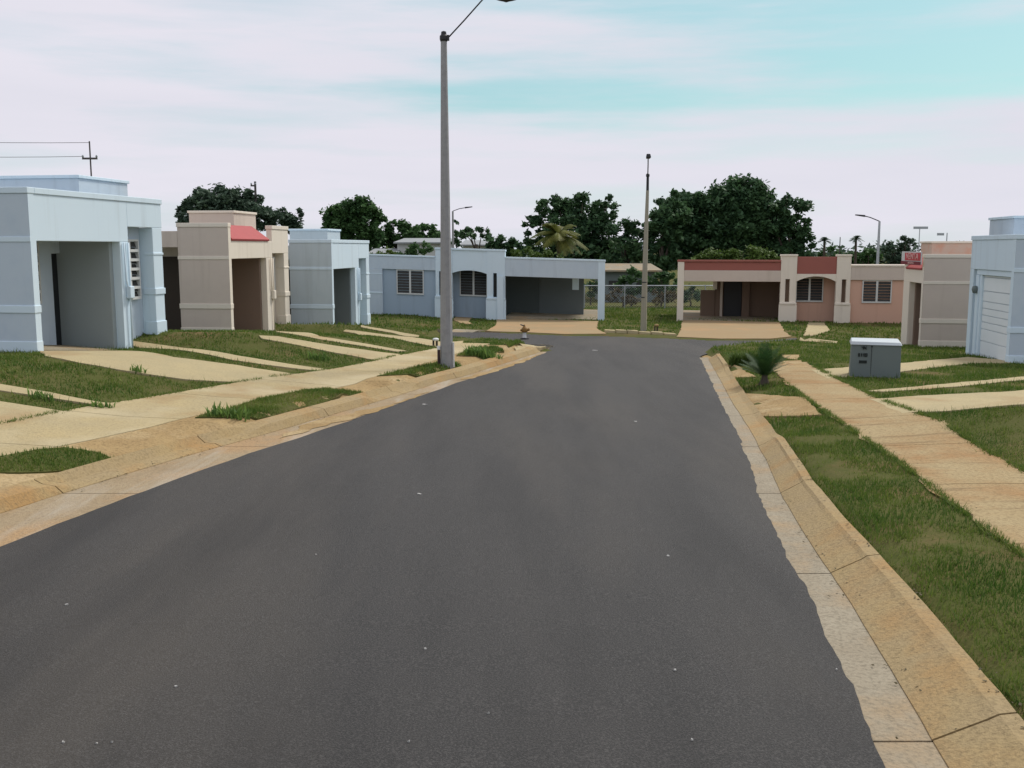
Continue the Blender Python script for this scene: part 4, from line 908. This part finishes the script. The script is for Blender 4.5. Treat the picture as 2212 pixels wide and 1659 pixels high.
weed('tall_grass', 1960, 745, 40, 14, 'tuft of weeds at the wall of the right-hand beige house', 80, M['leaf_weed'], 141, .012)
# young palm on the right verge
def cycad():
    b = ground_at(1651, 831); k = b.y / F_PX; e = empty('young_palm', b); tag(e, 'young dark green palm on the grass patch beside the right kerb', 'palm'); rr_ = random.Random(9)
    m = MB(); m.lathe([(-.1, .13), (.02, .12), (.12, .07), (.22, .06)], 10); m.build('trunk', M['bark'], e)
    Q, T = [], []
    for i in range(34):
        a = i * 2.399; el = rr_.uniform(.45, 1.45); L_ = (.80 if el > .9 else .62) * rr_.uniform(.8, 1.12) ; pts = []
        for j in range(8):
            t = j / 7; h = math.cos(el) * L_ * t * (1 + .25 * t); z = math.sin(el) * L_ * t - .16 * L_ * t * t
            pts.append(Vector((math.cos(a) * h, math.sin(a) * h, .18 + z)))
        sd = Vector((-math.sin(a), math.cos(a), 0)); tn = rr_.random()
        for j in range(7):
            for q_ in range(3):
                c = pts[j].lerp(pts[j + 1], q_ / 3); t = (j + q_ / 3) / 7; ll = .19 * math.sin(math.pi * min(1, t * .85 + .15)) + .01; dv = (pts[j + 1] - pts[j]).normalized()
                for s_ in (-1, 1):
                    tip = c + (sd * s_ * .7 + dv * .75).normalized() * ll; w_ = dv * .012
                    Q += [c - w_, c + w_, tip + w_ * .2, tip - w_ * .2]; T.append(min(1, tn * .6 + rr_.random() * .4))
    np_mesh('frond', np.array([tuple(v) for v in Q]), 4, M['leaf_cycad'], np.array(T), e)
cycad()
# white scraps of litter on the asphalt
LIT = [(906, 1068, 14, 'white paper scrap in mid road, left of centre'), (1373, 911, 11, 'white paper scrap in mid road, right of the worn arc'), (1443, 1202, 9, 'white scrap on the right half of the road before the long kerb'),
       (1285, 757, 22, 'pale scrap at the mouth of the side street'), (919, 1403, 9, None), (1055, 1542, 8, None), (380, 1484, 10, None), (137, 1605, 11, None), (209, 1607, 10, None), (242, 1604, 8, None), (144, 1307, 12, None), (1495, 1600, 9, None), (1458, 1449, 10, None), (883, 1603, 10, None), (683, 1199, 6, None), (918, 874, 16, None), (1807, 1448, 7, None)]
for i, (px, py, w_, lab) in enumerate(LIT):
    x, y = plane_at(px, py); k = y / F_PX; r = w_ * k / 2 * .72; rr_ = random.Random(i); m = MB()
    pts = [(x + r * math.cos(a) * rr_.uniform(.7, 1.1), y + r * .9 * math.sin(a) * rr_.uniform(.6, 1.1)) for a in np.linspace(0, 6.28, 8)[:-1]]
    n = len(pts); m.add([(u_, v_, -.02 * v_ + .004 + .01 * rr_.random()) for u_, v_ in pts] + [(u_, v_, -.02 * v_ + .001) for u_, v_ in pts], [tuple(range(n))] + [(j, (j + 1) % n, n + (j + 1) % n, n + j) for j in range(n)])
    tag(m.build('litter_scrap', M['paper']), lab or 'tiny white litter scrap lying on the near asphalt', 'litter', 'white litter scraps on the asphalt')

rg = np.random.default_rng(31); LX, LY, LZ = [], [], []
for xf, off, y0, y1, n, sp in ((RKB, .03, 4, 14, 330, .09), (RKB, .05, 14, 28, 150, .08), (LKB, .06, 11, 17, 260, .10), (LKB, .05, 17, 31, 260, .12), (RKT, .05, 5, 14, 260, .05), (RSL, .05, 7, 16, 240, .08), (RSR, -.05, 11, 18, 160, .08)):
    y = rg.uniform(y0, y1, n); c = np.array([mnoise.noise((v * 1.7, off * 50 + n, 1.)) for v in y]); k = c > -.05; y = y[k]; x = xf(y) + off + rg.normal(0, sp, len(y))
    z = np.maximum(Z(x, y), -.02 * y) + .02 if xf in (RSL, RSR) else -.02 * y + np.clip((x - xf(y)) * (.35 if xf is RKB else (-.4 if xf is LKB else 0)), 0, .12) + (.165 if xf is RKT else 0.008)
    LX.append(x); LY.append(y); LZ.append(z)
P = np.stack([np.concatenate(LX), np.concatenate(LY), np.concatenate(LZ) + .004], 1); n = len(P); an = rg.uniform(0, 6.28, n); sz = rg.uniform(.003, .014, n)[:, None]
u_ = np.stack([np.cos(an), np.sin(an), rg.uniform(-.3, .3, n)], 1) * sz; v_ = np.stack([-np.sin(an), np.cos(an), rg.uniform(-.3, .3, n)], 1) * sz * .6
o = np_mesh('leaf_litter', np.stack([P - u_ - v_, P + u_ - v_ * .6, P + u_ + v_, P - u_ * .7 + v_], 1).reshape(-1, 3), 4, M['leaf_dry'], rg.uniform(0, .5, n)); tag(o, 'bits of dead leaves and dirt gathered along the kerbs', 'debris', kind='stuff')

# ------------------------------------------------------------------ grass blades on the lawns (uncountable)
def scatter(x0, x1, y0, y1, dens, h, w, only=None, seed=0):
    rg = np.random.default_rng(seed); n = int((x1 - x0) * (y1 - y0) * dens); x = rg.uniform(x0, x1, n); y = rg.uniform(y0, y1, n)
    a = (x / np.maximum(y, 1) * F_PX + CX); keep = (a > -420) & (a < 2900) & (y > 1.5); x, y = x[keep], y[keep]
    if only is not None:
        k = np.zeros(len(x), bool)
        for p in only: k |= pip(x, y, p)
        x, y = x[k], y[k]
    else:
        yc = np.clip(y, -8, 31); k = ((x < LSF(yc)) | (x > RKT(yc) + .07) | (y > 31)); x, y = x[k], y[k]
        k = ~pip(x, y, ROADPOLY); x, y = x[k], y[k]
        for p in PAVED:
            k = ~pip(x, y, p); x, y = x[k], y[k]
    # bare spots
    v = np.array([mnoise.noise((a_ * .9, b_ * .9, 4.0)) + .5 * mnoise.noise((a_ * 2.7, b_ * 2.7, 8.0)) for a_, b_ in zip(x, y)]) if len(x) else np.zeros(0)
    k = rg.uniform(0, 1, len(x)) < (np.clip(1.1 - 3.0 * np.clip(v - .12, 0, 1), .06, 1) if only is None else np.clip(1.2 - 1.2 * np.clip(v - .2, 0, 1), .3, 1)); x, y, v = x[k], y[k], v[k]
    n = len(x); z = Z(x, y) + (.05 if only is not None else 0); P = np.stack([x, y, z], 1); ang = rg.uniform(0, 6.283, n); hh_ = h * rg.uniform(.5, 1.3, n) * (1 - .35 * np.clip(v, 0, 1)); ln = rg.uniform(.1, .9, n) * hh_
    s = np.stack([np.cos(ang + 1.57), np.sin(ang + 1.57), np.zeros(n)], 1) * (w * rg.uniform(.6, 1.4, n))[:, None]; d_ = np.stack([np.cos(ang) * ln, np.sin(ang) * ln, hh_], 1)
    P[:, 2] -= .008
    return np.stack([P - s, P + s, P + d_], 1).reshape(-1, 3), np.clip(.45 + .7 * v + rg.uniform(-.3, .3, n), 0, 1)
def edge_grass(xf, y0, y1, n, sd_, h, w, seed):
    rg = np.random.default_rng(seed); y = rg.uniform(y0, y1, n); c = np.array([mnoise.noise((v * 2.1, seed, 2.)) for v in y]); k = c > -.25; y = y[k]; c = c[k]; n = len(y)
    x = xf(y) + rg.normal(0, 1, n) * sd_ * (.5 + np.clip(c, 0, 1) * 2); P = np.stack([x, y, Z(x, y) + .0], 1); an = rg.uniform(0, 6.28, n); hh_ = h * rg.uniform(.5, 1.5, n); ln = hh_ * rg.uniform(.3, 1.3, n)
    s_ = np.stack([np.cos(an + 1.57), np.sin(an + 1.57), 0 * an], 1) * w; return np.stack([P - s_, P + s_, P + np.stack([np.cos(an) * ln, np.sin(an) * ln, hh_], 1)], 1).reshape(-1, 3), np.clip(rg.uniform(0, 1, n), 0, 1)
parts = [edge_grass(RSL, 4, 20, 7000, .035, .055, .006, 31), edge_grass(RSR, 9, 24, 7000, .05, .06, .007, 32), edge_grass(LSB, 12, 30, 5000, .05, .06, .009, 33), edge_grass(lambda y: RKT(y) + .09, 4, 14, 6000, .025, .05, .005, 34),
         scatter(2.4, 9, 3.5, 16, 110, .12, .005, seed=41), scatter(4, 16, 16, 29, 40, .14, .009, seed=42), scatter(-14, -3, 12.5, 26, 45, .13, .009, seed=43),
         scatter(1.6, 8.5, 1.5, 9, 2500, .05, .0045, seed=1), scatter(3, 13, 9, 16, 1400, .055, .006, seed=2), scatter(3.5, 16, 16, 29, 420, .07, .011, seed=3),
         scatter(-14, -3, 12.5, 24, 520, .06, .010, seed=4), scatter(-14, 0, 24, 36, 230, .07, .015, seed=5), scatter(-12, 22, 36, 64, 60, .10, .03, seed=6), scatter(5, 22, 29, 36, 160, .09, .018, seed=9),
         scatter(-10, -2, 10, 21, 2000, .055, .007, VG, seed=7), scatter(-4, 2, 21, 33, 800, .08, .012, VG, seed=8)]
q = np.concatenate([p[0] for p in parts]); T = np.concatenate([p[1] for p in parts])
o = np_mesh('lawn_grass', q, 3, M['blade'], T); tag(o, 'short mown grass on the lawns and verges', 'grass', kind='stuff')
